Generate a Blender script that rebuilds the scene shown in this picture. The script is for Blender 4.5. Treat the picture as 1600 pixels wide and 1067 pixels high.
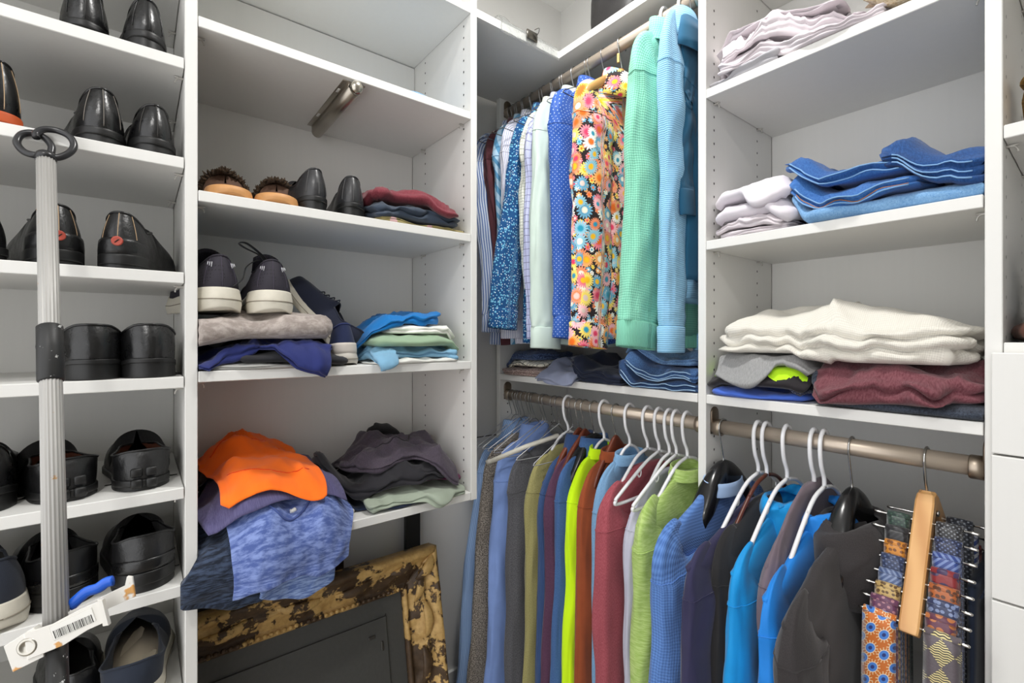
import bpy, math, random
import numpy as np
from mathutils import Vector, Matrix

# ------------------------------------------------------------------ scene, camera, light
for o in list(bpy.data.objects):
    bpy.data.objects.remove(o)
SC = bpy.context.scene
COL = SC.collection
CAMH = 1.28                      # lens height above the floor
FPX = 736.0                      # focal length for a 1600 px wide frame
YAW = math.radians(51.6)
HORIZON = 527.0
cam_d = bpy.data.cameras.new('camera')
cam = bpy.data.objects.new('camera', cam_d)
COL.objects.link(cam)
cam.location = (0, 0, CAMH)
cam.rotation_euler = (math.pi / 2, 0, YAW)
cam_d.sensor_width = 36.0
cam_d.lens = 36.0 * FPX / 1600.0
cam_d.shift_y = (HORIZON - 533.5) / 1600.0
cam_d.clip_start = 0.02
SC.camera = cam

world = bpy.data.worlds.new('ambient')
SC.world = world
world.use_nodes = True
bg = world.node_tree.nodes['Background']
bg.inputs[0].default_value = (0.985, 0.99, 1.0, 1)
bg.inputs[1].default_value = 1.9

CEIL = CAMH + 1.39
def lamp(name, loc, watts, size, col=(1, 1, 1)):
    d = bpy.data.lights.new(name, 'AREA')
    d.shape = 'DISK'; d.size = size; d.energy = watts; d.color = col
    o = bpy.data.objects.new(name, d)
    o.location = loc
    COL.objects.link(o)
    return o
lamp('recessed_or_fill_light', (-0.62, 0.66, CEIL - 0.03), 13, 0.13, (1, 0.985, 0.96))
lamp('recessed_or_fill_light', (0.10, -0.55, CEIL - 0.03), 11, 0.13, (1, 0.985, 0.96))  # added fill lamp, gives the lower garments frontal light; no known fixture

vs = SC.view_settings
SC.display_settings.display_device = 'sRGB'
vs.view_transform = 'Standard'
vs.look = 'None'
vs.gamma = 1.0
vs.use_curve_mapping = False
vs.exposure = 0.07

# ------------------------------------------------------------------ small tools
SINY, COSY = math.sin(YAW), math.cos(YAW)
def ray(u):
    r = (u - 800.0) / FPX
    return (-SINY + COSY * r, COSY + SINY * r)
def YL(u, x):                    # y of a point at depth x seen in column u
    a, b = ray(u); return x * b / a
def XR(u, y):                    # x of a point at depth y seen in column u
    a, b = ray(u); return y * a / b
def ZV(v, x, y):                 # height (from the floor) of a point at x, y seen in row v
    return CAMH + (HORIZON - v) / FPX * (-SINY * x + COSY * y)

def S2L(c):
    c = c / 255.0
    return c / 12.92 if c <= 0.04045 else ((c + 0.055) / 1.055) ** 2.4
def C(r, g=None, b=None):
    if g is None: r, g, b = r
    return (S2L(r), S2L(g), S2L(b), 1.0)

def raw(name, V, F, uv=None, smooth=True):
    me = bpy.data.meshes.new(name)
    V = np.asarray(V, dtype=np.float32)
    me.from_pydata(V.tolist(), [], F if isinstance(F, list) else F.tolist())
    if uv is not None:
        lay = me.uv_layers.new(name='UVMap')
        idx = np.empty(len(me.loops), dtype=np.int32)
        me.loops.foreach_get('vertex_index', idx)
        lay.data.foreach_set('uv', np.asarray(uv, dtype=np.float32)[idx].ravel())
    if smooth:
        me.polygons.foreach_set('use_smooth', np.ones(len(me.polygons), dtype=bool))
    return me
def obj(name, me, mat=None, parent=None, loc=None):
    o = bpy.data.objects.new(name, me)
    COL.objects.link(o)
    if mat is not None and me is not None and len(me.materials) == 0: me.materials.append(mat)
    if parent is not None: o.parent = parent
    if loc is not None: o.location = loc
    return o
def tag(o, label, cat, group=None):
    o['label'] = label; o['category'] = cat
    if group: o['group'] = group
    return o
def thing(name, label, cat, loc=(0, 0, 0), rotz=0.0, group=None):
    o = bpy.data.objects.new(name, None)
    o.empty_display_size = 0.05
    COL.objects.link(o)
    o.location = loc; o.rotation_euler = (0, 0, rotz)
    return tag(o, label, cat, group)
def struct(o):
    o['kind'] = 'structure'; return o

def box_vf(x0, x1, y0, y1, z0, z1, b=0.0015):
    """bevelled box"""
    V = []; F = []
    b = min(b, (x1 - x0) * .3, (y1 - y0) * .3, (z1 - z0) * .3)
    # 24 verts: three per corner
    idx = {}
    for i, x in enumerate((x0, x1)):
        for j, y in enumerate((y0, y1)):
            for k, z in enumerate((z0, z1)):
                sx = 1 if i == 0 else -1; sy = 1 if j == 0 else -1; sz = 1 if k == 0 else -1
                idx[i, j, k, 0] = len(V); V.append((x, y + sy * b, z + sz * b))
                idx[i, j, k, 1] = len(V); V.append((x + sx * b, y, z + sz * b))
                idx[i, j, k, 2] = len(V); V.append((x + sx * b, y + sy * b, z))
    q = lambda *a: F.append([idx[t] for t in a])
    q((0,0,0,0),(0,0,1,0),(0,1,1,0),(0,1,0,0)); q((1,0,0,0),(1,1,0,0),(1,1,1,0),(1,0,1,0))
    q((0,0,0,1),(1,0,0,1),(1,0,1,1),(0,0,1,1)); q((0,1,0,1),(0,1,1,1),(1,1,1,1),(1,1,0,1))
    q((0,0,0,2),(0,1,0,2),(1,1,0,2),(1,0,0,2)); q((0,0,1,2),(1,0,1,2),(1,1,1,2),(0,1,1,2))
    for k in (0, 1):
        for i in (0, 1):
            f = [(i,0,k,0),(i,1,k,0),(i,1,k,2),(i,0,k,2)]
            q(*(f if (i + k) % 2 == 0 else f[::-1]))
        for j in (0, 1):
            f = [(0,j,k,1),(0,j,k,2),(1,j,k,2),(1,j,k,1)]
            q(*(f if (j + k) % 2 == 0 else f[::-1]))
    for i in (0, 1):
        for j in (0, 1):
            f = [(i,j,0,0),(i,j,0,1),(i,j,1,1),(i,j,1,0)]
            q(*(f if (i + j) % 2 == 0 else f[::-1]))
    for i in (0, 1):
        for j in (0, 1):
            for k in (0, 1):
                f = [(i,j,k,0),(i,j,k,1),(i,j,k,2)]
                q(*(f if (i + j + k) % 2 else f[::-1]))
    return V, F
def box(name, x0, x1, y0, y1, z0, z1, mat, parent=None, b=0.0015):
    V, F = box_vf(x0, x1, y0, y1, z0, z1, b)
    return obj(name, raw(name, V, F, smooth=False), mat, parent)
def join(parts):
    V = []; F = []; UV = []
    for p in parts:
        n = len(V)
        V.extend([tuple(map(float, v)) for v in p[0]]); F.extend([[i + n for i in f] for f in p[1]])
        if len(p) > 2 and p[2] is not None: UV.extend([tuple(map(float, t)) for t in p[2]])
        else: UV.extend([(v[0] + v[1] * .3, v[2]) for v in p[0]])
    return V, F, UV

def loft(rings, cap=True, closed=True, uvs=None):
    """rings: (n, m, 3) -> vertices, faces, uv in metres"""
    R = np.asarray(rings, dtype=float)
    n, m, _ = R.shape
    V = R.reshape(-1, 3)
    F = []
    mm = m if closed else m - 1
    for i in range(n - 1):
        for j in range(mm):
            a = i * m + j; b = i * m + (j + 1) % m
            F.append([a, b, b + m, a + m])
    if cap and closed:
        F.append(list(range(m))[::-1]); F.append([(n - 1) * m + j for j in range(m)])
    if uvs is None:
        per = np.linalg.norm(np.diff(R, axis=1), axis=2)
        cu = np.concatenate([np.zeros((n, 1)), np.cumsum(per, axis=1)], axis=1)
        mid = R.mean(axis=1)
        cv = np.concatenate([[0], np.cumsum(np.linalg.norm(np.diff(mid, axis=0), axis=1))])
        uvs = np.stack([cu - cu[:, -1:] / 2, np.repeat(-cv[:, None], m, axis=1)], axis=2).reshape(-1, 2)
    return V, F, uvs
def tube_vf(path, rad, n=8, cap=True, flat=None):
    P = np.asarray(path, dtype=float)
    k = len(P)
    rad = np.full(k, rad) if np.isscalar(rad) else np.asarray(rad, dtype=float)
    T = np.gradient(P, axis=0); T /= np.linalg.norm(T, axis=1)[:, None] + 1e-12
    up = np.array([1., 0, 0]) if abs(T[0][0]) < .9 else np.array([0, 1., 0])
    rings = []
    N = up - T[0] * (up @ T[0]); N /= np.linalg.norm(N)
    an = np.arange(n) * 2 * math.pi / n
    for i in range(k):
        N = N - T[i] * (N @ T[i]); N /= np.linalg.norm(N) + 1e-12
        B = np.cross(T[i], N)
        f = 1.0 if flat is None else flat
        rings.append(P[i] + rad[i] * (np.cos(an)[:, None] * N + f * np.sin(an)[:, None] * B))
    return loft(rings, cap)
def tube(name, path, rad, mat, parent=None, n=8, flat=None):
    V, F, U = tube_vf(path, rad, n, True, flat)
    return obj(name, raw(name, V, F, U), mat, parent)
def smooth_path(pts, k=6):
    P = np.asarray(pts, dtype=float)
    Q = np.vstack([2 * P[0] - P[1], P, 2 * P[-1] - P[-2]])
    out = []
    for i in range(1, len(Q) - 2):
        for s in np.linspace(0, 1, k, endpoint=False):
            a, b, c, d = Q[i - 1], Q[i], Q[i + 1], Q[i + 2]
            out.append(.5 * (2 * b + (c - a) * s + (2 * a - 5 * b + 4 * c - d) * s * s + (3 * b - a - 3 * c + d) * s ** 3))
    out.append(P[-1])
    return np.array(out)

class Wave:
    """cheap smooth 2-D noise: a sum of sines with random directions"""
    def __init__(s, seed, f0, f1, n=7, pw=1.0):
        r = np.random.default_rng(seed)
        f = np.exp(r.uniform(np.log(f0), np.log(f1), n)); a = r.uniform(0, 2 * math.pi, n)
        s.kx = f * np.cos(a) * 2 * math.pi; s.ky = f * np.sin(a) * 2 * math.pi
        s.ph = r.uniform(0, 2 * math.pi, n); s.am = (f0 / f) ** pw; s.am /= np.sqrt((s.am ** 2).sum())
    def __call__(s, a, b):
        a = np.asarray(a, dtype=float); b = np.asarray(b, dtype=float)
        o = np.zeros(np.broadcast(a, b).shape)
        for kx, ky, p, m in zip(s.kx, s.ky, s.ph, s.am): o = o + m * np.sin(kx * a + ky * b + p)
        return o
class Ridge:
    """creased noise for wrinkled cloth"""
    def __init__(s, seed, f0, f1, n=5, ang=None, spread=.6):
        r = np.random.default_rng(seed + 77)
        s.f = np.exp(r.uniform(np.log(f0), np.log(f1), n))
        s.a = r.uniform(0, math.pi, n) if ang is None else ang + r.normal(0, spread, n)
        s.ph = r.uniform(0, 2 * math.pi, n)
        s.w = [Wave(seed * 13 + i, f0 * .5, f0 * 1.5, 4) for i in range(n)]
        s.mk = [Wave(seed * 17 + i + 5, f0 * .4, f0 * 1.2, 4) for i in range(n)]
    def __call__(s, a, b):
        o = 0
        for i in range(len(s.f)):
            q = 2 * math.pi * s.f[i] * (a * math.cos(s.a[i]) + b * math.sin(s.a[i])) + s.ph[i] + 1.6 * s.w[i](a, b)
            m = np.clip(.5 + .6 * s.mk[i](a, b), 0, 1)
            o = o + m * ((1 - np.abs(np.sin(q * .5))) ** 1.6) * (s.f[0] / s.f[i]) ** .5
        return o / len(s.f) * 1.6
# ------------------------------------------------------------------ materials (all node based)
class G:
    def __init__(s, name):
        s.m = bpy.data.materials.new(name); s.m.use_nodes = True
        s.nt = s.m.node_tree; s.p = s.nt.nodes['Principled BSDF']
        s._uv = None
    def n(s, t, **kw):
        n = s.nt.nodes.new('ShaderNode' + t)
        for k, v in kw.items(): setattr(n, k, v)
        return n
    def put(s, sock, v):
        if isinstance(v, bpy.types.NodeSocket): s.nt.links.new(v, sock)
        elif v is not None: sock.default_value = v
    def uv(s):
        if s._uv is None: s._uv = s.n('TexCoord').outputs['UV']
        return s._uv
    def ob(s): return s.n('TexCoord').outputs['Object']
    def math(s, op, a, b=None, c=None, clamp=False):
        n = s.n('Math', operation=op); n.use_clamp = clamp
        s.put(n.inputs[0], a)
        if b is not None: s.put(n.inputs[1], b)
        if c is not None: s.put(n.inputs[2], c)
        return n.outputs[0]
    def vm(s, op, a, b):
        n = s.n('VectorMath', operation=op); s.put(n.inputs[0], a); s.put(n.inputs[1], b)
        return n.outputs['Value'] if op in ('LENGTH', 'DOT_PRODUCT', 'DISTANCE') else n.outputs['Vector']
    def xy(s, v):
        n = s.n('SeparateXYZ'); s.put(n.inputs[0], v); return n.outputs[0], n.outputs[1]
    def mix(s, f, a, b, mode='MIX'):
        n = s.n('Mix', data_type='RGBA', blend_type=mode)
        s.put(n.inputs[0], f); s.put(n.inputs[6], a); s.put(n.inputs[7], b)
        return n.outputs[2]
    def noise(s, v, scale, detail=2, rough=.5, out=0):
        n = s.n('TexNoise'); s.put(n.inputs['Vector'], v); n.inputs['Scale'].default_value = scale
        n.inputs['Detail'].default_value = detail; n.inputs['Roughness'].default_value = rough
        return n.outputs[out]
    def map(s, v, scale=(1, 1, 1), rot=(0, 0, 0), loc=(0, 0, 0)):
        n = s.n('Mapping'); s.put(n.inputs[0], v); n.inputs['Scale'].default_value = scale
        n.inputs['Rotation'].default_value = rot; n.inputs['Location'].default_value = loc
        return n.outputs[0]
    def vor(s, v, scale, rand=1.0, feature='F1', dims='2D'):
        n = s.n('TexVoronoi', voronoi_dimensions=dims, feature=feature); s.put(n.inputs['Vector'], v)
        n.inputs['Scale'].default_value = scale; n.inputs['Randomness'].default_value = rand
        return n
    def ramp(s, f, stops, interp='LINEAR'):
        n = s.n('ValToRGB'); s.put(n.inputs[0], f); cr = n.color_ramp; cr.interpolation = interp
        while len(cr.elements) < len(stops): cr.elements.new(.5)
        for e, (p, c) in zip(cr.elements, stops): e.position = p; e.color = c
        return n.outputs[0]
    def lt(s, a, b): return s.math('LESS_THAN', a, b)
    def bump(s, h, strength=.3, dist=.002, prev=None):
        n = s.n('Bump'); n.inputs['Strength'].default_value = strength; n.inputs['Distance'].default_value = dist
        s.put(n.inputs['Height'], h)
        if prev is not None: s.put(n.inputs['Normal'], prev)
        return n.outputs[0]
    def out(s, col, rough=.8, normal=None, metal=0, spec=.5, sheen=0, coat=0):
        s.put(s.p.inputs['Base Color'], col); s.put(s.p.inputs['Roughness'], rough); s.put(s.p.inputs['Metallic'], metal)
        s.p.inputs['Specular IOR Level'].default_value = spec
        if sheen: s.p.inputs['Sheen Weight'].default_value = sheen
        if coat: s.p.inputs['Coat Weight'].default_value = coat; s.p.inputs['Coat Roughness'].default_value = .15
        if normal is not None: s.put(s.p.inputs['Normal'], normal)
        return s.m
MATS = {}
def cached(f):
    def w(*a, **k):
        key = (f.__name__, a, tuple(sorted(k.items())))
        if key not in MATS: MATS[key] = f(*a, **k)
        return MATS[key]
    return w
def scl(c, k): return (min(1, c[0] * k), min(1, c[1] * k), min(1, c[2] * k), 1)

@cached
def laminate(c=(231, 230, 226)):
    g = G('white_laminate'); o = g.ob()
    v = g.noise(g.map(o, (90, 90, 4)), 1.0, 3)
    col = g.mix(v, scl(C(c), .965), scl(C(c), 1.0))
    return g.out(col, .42, g.bump(v, .05, .0004), spec=.4)
@cached
def paint(c, rough=.6):
    g = G('wall_paint'); v = g.noise(g.ob(), 220, 2)
    return g.out(g.mix(v, scl(C(c), .98), C(c)), rough, g.bump(v, .08, .0005))
@cached
def carpet(c):
    g = G('carpet'); v = g.noise(g.ob(), 400, 3)
    return g.out(g.mix(v, scl(C(c), .7), C(c)), .95, g.bump(v, .6, .004))
@cached
def plastic(c, rough=.35, coat=0.0):
    g = G('plastic'); v = g.noise(g.ob(), 60, 2)
    return g.out(g.mix(v, scl(C(c), .95), C(c)), rough, g.bump(v, .03, .0005), coat=coat)
@cached
def metal(c, rough=.3, brushed=True, m=1.0):
    g = G('metal'); v = g.noise(g.map(g.ob(), (3, 300, 300)) if brushed else g.ob(), 1.0 if brushed else 30, 2)
    return g.out(g.mix(v, scl(C(c), .9), C(c)), rough, g.bump(v, .04, .0003), metal=m)
@cached
def wood(c1, c2, scale=9.0, rough=.4):
    g = G('wood'); o = g.ob()
    d = g.noise(o, 12, 3)
    n = g.n('TexWave', wave_type='BANDS', bands_direction='X'); g.put(n.inputs['Vector'], g.map(o, (1, .35, .35), (0, .5, .3)))
    n.inputs['Scale'].default_value = scale * 3; n.inputs['Distortion'].default_value = 6; n.inputs['Detail'].default_value = 2
    col = g.mix(n.outputs[1], C(c1), C(c2)); col = g.mix(g.math('MULTIPLY', d, .3), col, C(c1))
    return g.out(col, rough, g.bump(n.outputs[1], .05, .0005), coat=.2)
@cached
def leather(c, rough=.32, crease=.25):
    g = G('leather'); o = g.ob()
    v = g.vor(o, 420, 1, dims='3D').outputs['Distance']; w = g.noise(o, 45, 3, .6)
    nn = g.bump(v, .12, .0006); nn = g.bump(w, crease, .004, nn)
    r = g.math('ADD', g.math('MULTIPLY', w, .3), rough - .12)
    return g.out(g.mix(w, scl(C(c), .75), scl(C(c), 1.15)), r, nn, spec=.6)
@cached
def rubber(c, rough=.6):
    g = G('rubber'); o = g.ob(); v = g.noise(o, 90, 3)
    return g.out(g.mix(v, scl(C(c), .85), C(c)), rough, g.bump(v, .15, .001))

def cloth_finish(g, col, fine=900, fs=.25, wr=.35, rough=.88, sheen=.15, prev=None):
    u = g.uv()
    col = g.mix(1.0, col, (1.16, 1.16, 1.16, 1), 'MULTIPLY')
    nz = g.n('TexNoise', noise_type='RIDGED_MULTIFRACTAL'); g.put(nz.inputs['Vector'], g.ob()); nz.inputs['Scale'].default_value = 7.5; nz.inputs['Detail'].default_value = 3; nz.inputs['Distortion'].default_value = .6
    w = nz.outputs[0]
    f = g.noise(u, fine, 1)
    nn = g.bump(f, fs, .0008, prev); nn = g.bump(w, wr, .014, nn)
    return g.out(col, rough, nn, spec=.25, sheen=sheen)
@cached
def plain(c, var=.10, fine=900, rough=.88):
    g = G('plain_fabric'); w = g.noise(g.ob(), 30, 3)
    return cloth_finish(g, g.mix(w, scl(C(c), 1 - var), scl(C(c), 1 + var)), fine, rough=rough)
@cached
def heather(c, c2, scale=700, stretch=4.0, amt=.6):
    g = G('heather_fabric'); u = g.uv()
    f = g.noise(g.map(u, (1, 1 / stretch, 1)), scale, 3, .7)
    f = g.ramp(f, [(.35, (0, 0, 0, 1)), (.65, (1, 1, 1, 1))])
    col = g.mix(g.math('MULTIPLY', f, amt), C(c), C(c2))
    return cloth_finish(g, col, 500, .4)
@cached
def slub(c, c2, period=.012):
    """irregular horizontal streaks, as in a marled T-shirt"""
    g = G('slub_fabric'); u = g.uv()
    f = g.noise(g.map(u, (40, 1 / period, 1)), 1, 4, .65)
    f = g.ramp(f, [(.42, (0, 0, 0, 1)), (.6, (1, 1, 1, 1))])
    return cloth_finish(g, g.mix(f, C(c), C(c2)), 600, .35)
@cached
def knit(c, c2, p=.006, depth=.6, rows=1.0):
    """waffle or textured knit: a fine grid of raised cells"""
    g = G('knit_fabric'); x, y = g.xy(g.uv())
    sx = g.math('SINE', g.math('MULTIPLY', x, 2 * math.pi / p)); sy = g.math('SINE', g.math('MULTIPLY', y, 2 * math.pi / (p * rows)))
    h = g.math('MULTIPLY_ADD', g.math('ADD', sx, sy), .25, .5)
    col = g.mix(h, C(c2), C(c))
    return cloth_finish(g, col, 900, .2, prev=g.bump(h, depth, .0012))
@cached
def ribbed(c, c2, p=.004, vertical=False, depth=.6):
    g = G('ribbed_fabric'); x, y = g.xy(g.uv())
    h = g.math('MULTIPLY_ADD', g.math('SINE', g.math('MULTIPLY', x if vertical else y, 2 * math.pi / p)), .5, .5)
    return cloth_finish(g, g.mix(h, C(c2), C(c)), 700, .2, prev=g.bump(h, depth, .001))
@cached
def stripe(c, c2, p=.008, w=.3, ang=0.0, soft=.1, c3=None):
    g = G('striped_fabric'); u = g.map(g.uv(), rot=(0, 0, ang)); x, y = g.xy(u)
    f = g.math('FRACT', g.math('DIVIDE', x, p))
    col = g.mix(g.lt(f, w), C(c), C(c2))
    if c3: col = g.mix(g.lt(g.math('FRACT', g.math('DIVIDE', x, p * 3.3)), .22), col, C(c3))
    return cloth_finish(g, col, rough=.8)
@cached
def check(c, c2, p=.012, w=.12, c3=None):
    g = G('checked_fabric'); x, y = g.xy(g.uv())
    fx = g.lt(g.math('FRACT', g.math('DIVIDE', x, p)), w); fy = g.lt(g.math('FRACT', g.math('DIVIDE', y, p)), w)
    m = g.math('MAXIMUM', fx, fy)
    col = g.mix(m, C(c), C(c2))
    if c3: col = g.mix(g.math('MULTIPLY', fx, fy), col, C(c3))
    return cloth_finish(g, col, rough=.8)
@cached
def dots(c, c2, p=.012, r=.16, rough=.7):
    g = G('dotted_fabric'); v = g.vor(g.map(g.uv(), rot=(0, 0, .78)), 1 / p, 0.0)
    return cloth_finish(g, g.mix(g.lt(v.outputs['Distance'], r), C(c), C(c2)), rough=rough, wr=.6)
@cached
def smallprint(c, ca, cb, p=.006):
    g = G('printed_fabric'); v = g.vor(g.uv(), 1 / p, 1.0); x, y = g.xy(v.outputs['Color'])
    d = g.lt(v.outputs['Distance'], g.math('MULTIPLY_ADD', y, .3, .12))
    col = g.mix(g.math('MULTIPLY', d, g.lt(x, .75)), C(c), g.mix(g.lt(y, .5), C(ca), C(cb)))
    return cloth_finish(g, col, rough=.8)
@cached
def denim(c, c2, fade=.5):
    g = G('denim'); u = g.uv(); x, y = g.xy(u)
    tw = g.math('MULTIPLY_ADD', g.math('SINE', g.math('MULTIPLY', g.math('ADD', x, y), 2 * math.pi / .0022)), .5, .5)
    f = g.noise(u, 320, 4, .75); w = g.noise(g.ob(), 16, 4, .6)
    f = g.ramp(f, [(.3, (0, 0, 0, 1)), (.72, (1, 1, 1, 1))])
    k = g.math('ADD', g.math('MULTIPLY', f, .7), g.math('MULTIPLY', g.math('SUBTRACT', w, .3), fade))
    k = g.math('SUBTRACT', k, .1, clamp=True)
    return cloth_finish(g, g.mix(k, C(c), C(c2)), 800, .5, .4, prev=g.bump(tw, .25, .0006))
@cached
def tweed(c, c2, p=.004):
    g = G('tweed_fabric'); v = g.vor(g.map(g.uv(), (1, 1.4, 1)), 1 / p, .55); d = v.outputs['Distance']
    x, y = g.xy(v.outputs['Color'])
    m = g.math('MULTIPLY', g.math('LESS_THAN', d, .42), g.math('MULTIPLY_ADD', x, .5, .5))
    return cloth_finish(g, g.mix(m, C(c), C(c2)), 500, .4, prev=g.bump(d, .4, .001))
def flowers(g, u, scale, rand, petals, pal, cen, size=.48, off=(0, 0, 0)):
    """returns (mask, colour) of one layer of round petalled flowers"""
    uu = g.map(u, loc=off)
    v = g.vor(uu, scale, rand)
    d = g.vm('SUBTRACT', uu, v.outputs['Position']); x, y = g.xy(d)
    r = g.math('MULTIPLY', g.vm('LENGTH', d, None), scale)
    cx, cy = g.xy(v.outputs['Color'])
    th = g.math('ADD', g.math('ARCTAN2', y, x), g.math('MULTIPLY', cx, 6))
    pet = g.math('ABSOLUTE', g.math('SINE', g.math('MULTIPLY', th, petals / 2)))
    R = g.math('MULTIPLY', g.math('MULTIPLY_ADD', pet, .42, .58), g.math('MULTIPLY_ADD', cy, .14, size - .10))
    mask = g.lt(r, R)
    n = len(pal)
    col = g.ramp(cx, [(i / n, C(p)) for i, p in enumerate(pal)], 'CONSTANT')
    edge = g.math('GREATER_THAN', g.math('DIVIDE', r, R), .55)
    col = g.mix(g.math('MULTIPLY', edge, .3), col, g.mix(.5, col, C(255, 250, 240)))
    c2 = g.ramp(cy, [(i / len(cen), C(p)) for i, p in enumerate(cen)], 'CONSTANT')
    col = g.mix(g.lt(r, g.math('MULTIPLY', R, .42)), col, c2)
    return mask, col
@cached
def floral():
    g = G('floral_fabric'); u = g.uv()
    pal = [(245, 242, 235), (250, 160, 40), (250, 215, 60), (240, 90, 120), (40, 150, 190), (250, 170, 180), (245, 120, 50), (120, 190, 215)]
    cen = [(250, 190, 30), (225, 200, 190), (230, 60, 100), (40, 150, 180), (250, 240, 220), (240, 110, 30)]
    m0, c0 = flowers(g, u, 52, .9, 7, pal[::-1], cen, .45, (.013, .02, 0))
    m1, c1 = flowers(g, u, 24, .75, 15, pal, cen, .55)
    m2, c2 = flowers(g, u, 17, 1.0, 19, pal[3:] + pal[:3], cen[2:] + cen[:2], .36, (.05, .11, 0))
    col = g.mix(m0, C(38, 28, 30), c0); col = g.mix(m1, col, c1); col = g.mix(m2, col, c2)
    return cloth_finish(g, col, rough=.75)
@cached
def peacock(bgc=(205, 110, 35), eye=(70, 130, 215)):
    g = G('feather_print_silk'); u = g.map(g.uv(), rot=(0, 0, .5)); uu = g.map(u, (1, .62, 1))
    v = g.vor(uu, 56, .25); d = g.vm('SUBTRACT', uu, v.outputs['Position']); x, y = g.xy(d)
    r = g.math('MULTIPLY', g.vm('LENGTH', d, None), 56)
    fan = g.math('SINE', g.math('MULTIPLY', g.math('ARCTAN2', y, x), 14))
    col = g.mix(g.math('MULTIPLY', g.lt(r, .52), g.math('GREATER_THAN', fan, .55)), C(bgc), C(235, 205, 160))
    col = g.mix(g.lt(r, .36), col, C(235, 215, 190)); col = g.mix(g.lt(r, .31), col, C(eye)); col = g.mix(g.lt(r, .13), col, C(35, 50, 120))
    return g.out(col, .45, g.bump(g.noise(g.uv(), 900, 1), .2, .0006), sheen=.3)
@cached
def diamond_silk(c, c2, c3, p=.022):
    g = G('diamond_silk'); u = g.map(g.uv(), (1, .7, 1), (0, 0, .785)); x, y = g.xy(u)
    k = g.n('TexChecker'); g.put(k.inputs[0], u); k.inputs['Scale'].default_value = 1 / p
    xx, yy = g.xy(g.uv())
    wv = g.math('SINE', g.math('ADD', g.math('MULTIPLY', yy, 1700), g.math('MULTIPLY', g.math('SINE', g.math('MULTIPLY', xx, 600)), 1.3)))
    a = g.mix(g.math('GREATER_THAN', wv, .1), C(c2), C(c3))
    f = g.noise(g.uv(), 350, 2)
    col = g.mix(k.outputs[1], g.mix(f, C(c), scl(C(c), 1.5)), a)
    return g.out(col, .45, g.bump(f, .2, .0006), sheen=.3)
@cached
def silk(c, c2, p=.008, kind='twill'):
    g = G('tie_silk'); u = g.map(g.uv(), rot=(0, 0, .7))
    if kind == 'twill':
        x, y = g.xy(u); m = g.lt(g.math('FRACT', g.math('DIVIDE', x, p)), .45)
    elif kind == 'dot':
        m = g.lt(g.vor(u, 1 / p, 0).outputs['Distance'], .25)
    else:
        m = g.lt(g.vor(u, 1 / p, 1).outputs['Distance'], .33)
    f = g.noise(g.uv(), 500, 1)
    return g.out(g.mix(m, C(c), C(c2)), .42, g.bump(f, .2, .0006), sheen=.3)
@cached
def fur(c, c2):
    g = G('fur'); v = g.noise(g.ob(), 260, 4, .7)
    v = g.ramp(v, [(.35, (0, 0, 0, 1)), (.7, (1, 1, 1, 1))])
    return g.out(g.mix(v, C(c), C(c2)), .95, g.bump(v, 1, .004))
@cached
def gilded():
    g = G('flaking_gilt'); o = g.ob()
    a = g.noise(o, 13, 5, .62); b = g.noise(o, 60, 4, .6); cc = g.noise(o, 5, 2)
    k = g.math('ADD', g.math('MULTIPLY', a, .8), g.math('MULTIPLY', b, .22))
    k = g.math('ADD', k, g.math('MULTIPLY', cc, .1))
    m = g.ramp(k, [(.54, (0, 0, 0, 1)), (.565, (1, 1, 1, 1))])
    gold = g.mix(b, C(150, 105, 48), C(240, 205, 135)); dark = g.mix(b, C(38, 26, 18), C(105, 82, 58))
    col = g.mix(m, dark, gold)
    return g.out(col, .5, g.bump(m, .6, .003, g.bump(b, .4, .002)), metal=.1)
@cached
def speckled_grey(c=(178, 176, 172)):
    g = G('anodised_aluminium'); v = g.noise(g.map(g.ob(), (1, 1, .08)), 120, 3); s = g.noise(g.ob(), 45, 4, .7)
    col = g.mix(v, scl(C(c), .85), C(c)); col = g.mix(g.ramp(s, [(.68, (0, 0, 0, 1)), (.72, (1, 1, 1, 1))]), col, C(170, 130, 80))
    return g.out(col, .42, g.bump(v, .1, .0005), metal=.15)
@cached
def stained_plastic(c=(225, 222, 215), spot=(205, 150, 80)):
    g = G('glue_stained_plastic'); s = g.noise(g.ob(), 32, 3, .6)
    m = g.ramp(s, [(.62, (0, 0, 0, 1)), (.66, (1, 1, 1, 1))])
    return g.out(g.mix(m, C(c), C(spot)), .45, g.bump(m, .4, .002))
@cached
def chipped_black():
    g = G('chipped_black_plastic'); s = g.noise(g.ob(), 60, 4, .7)
    m = g.ramp(s, [(.64, (0, 0, 0, 1)), (.67, (1, 1, 1, 1))])
    return g.out(g.mix(m, C(32, 32, 32), C(190, 190, 188)), .5, g.bump(m, .3, .001))
@cached
def clearfilm():
    g = G('clear_plastic_film'); w = g.noise(g.ob(), 40, 3)
    g.p.inputs['Transmission Weight'].default_value = .9; g.p.inputs['IOR'].default_value = 1.12
    g.p.inputs['Alpha'].default_value = .45
    return g.out(C(235, 238, 238), .12, g.bump(w, .6, .01))
@cached
def pale_board(c=(52, 52, 50)):
    g = G('painted_board'); v = g.noise(g.map(g.ob(), (1, 40, 40)), 3, 3)
    return g.out(g.mix(v, scl(C(c), .85), scl(C(c), 1.1)), .55, g.bump(v, .06, .0006))
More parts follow.
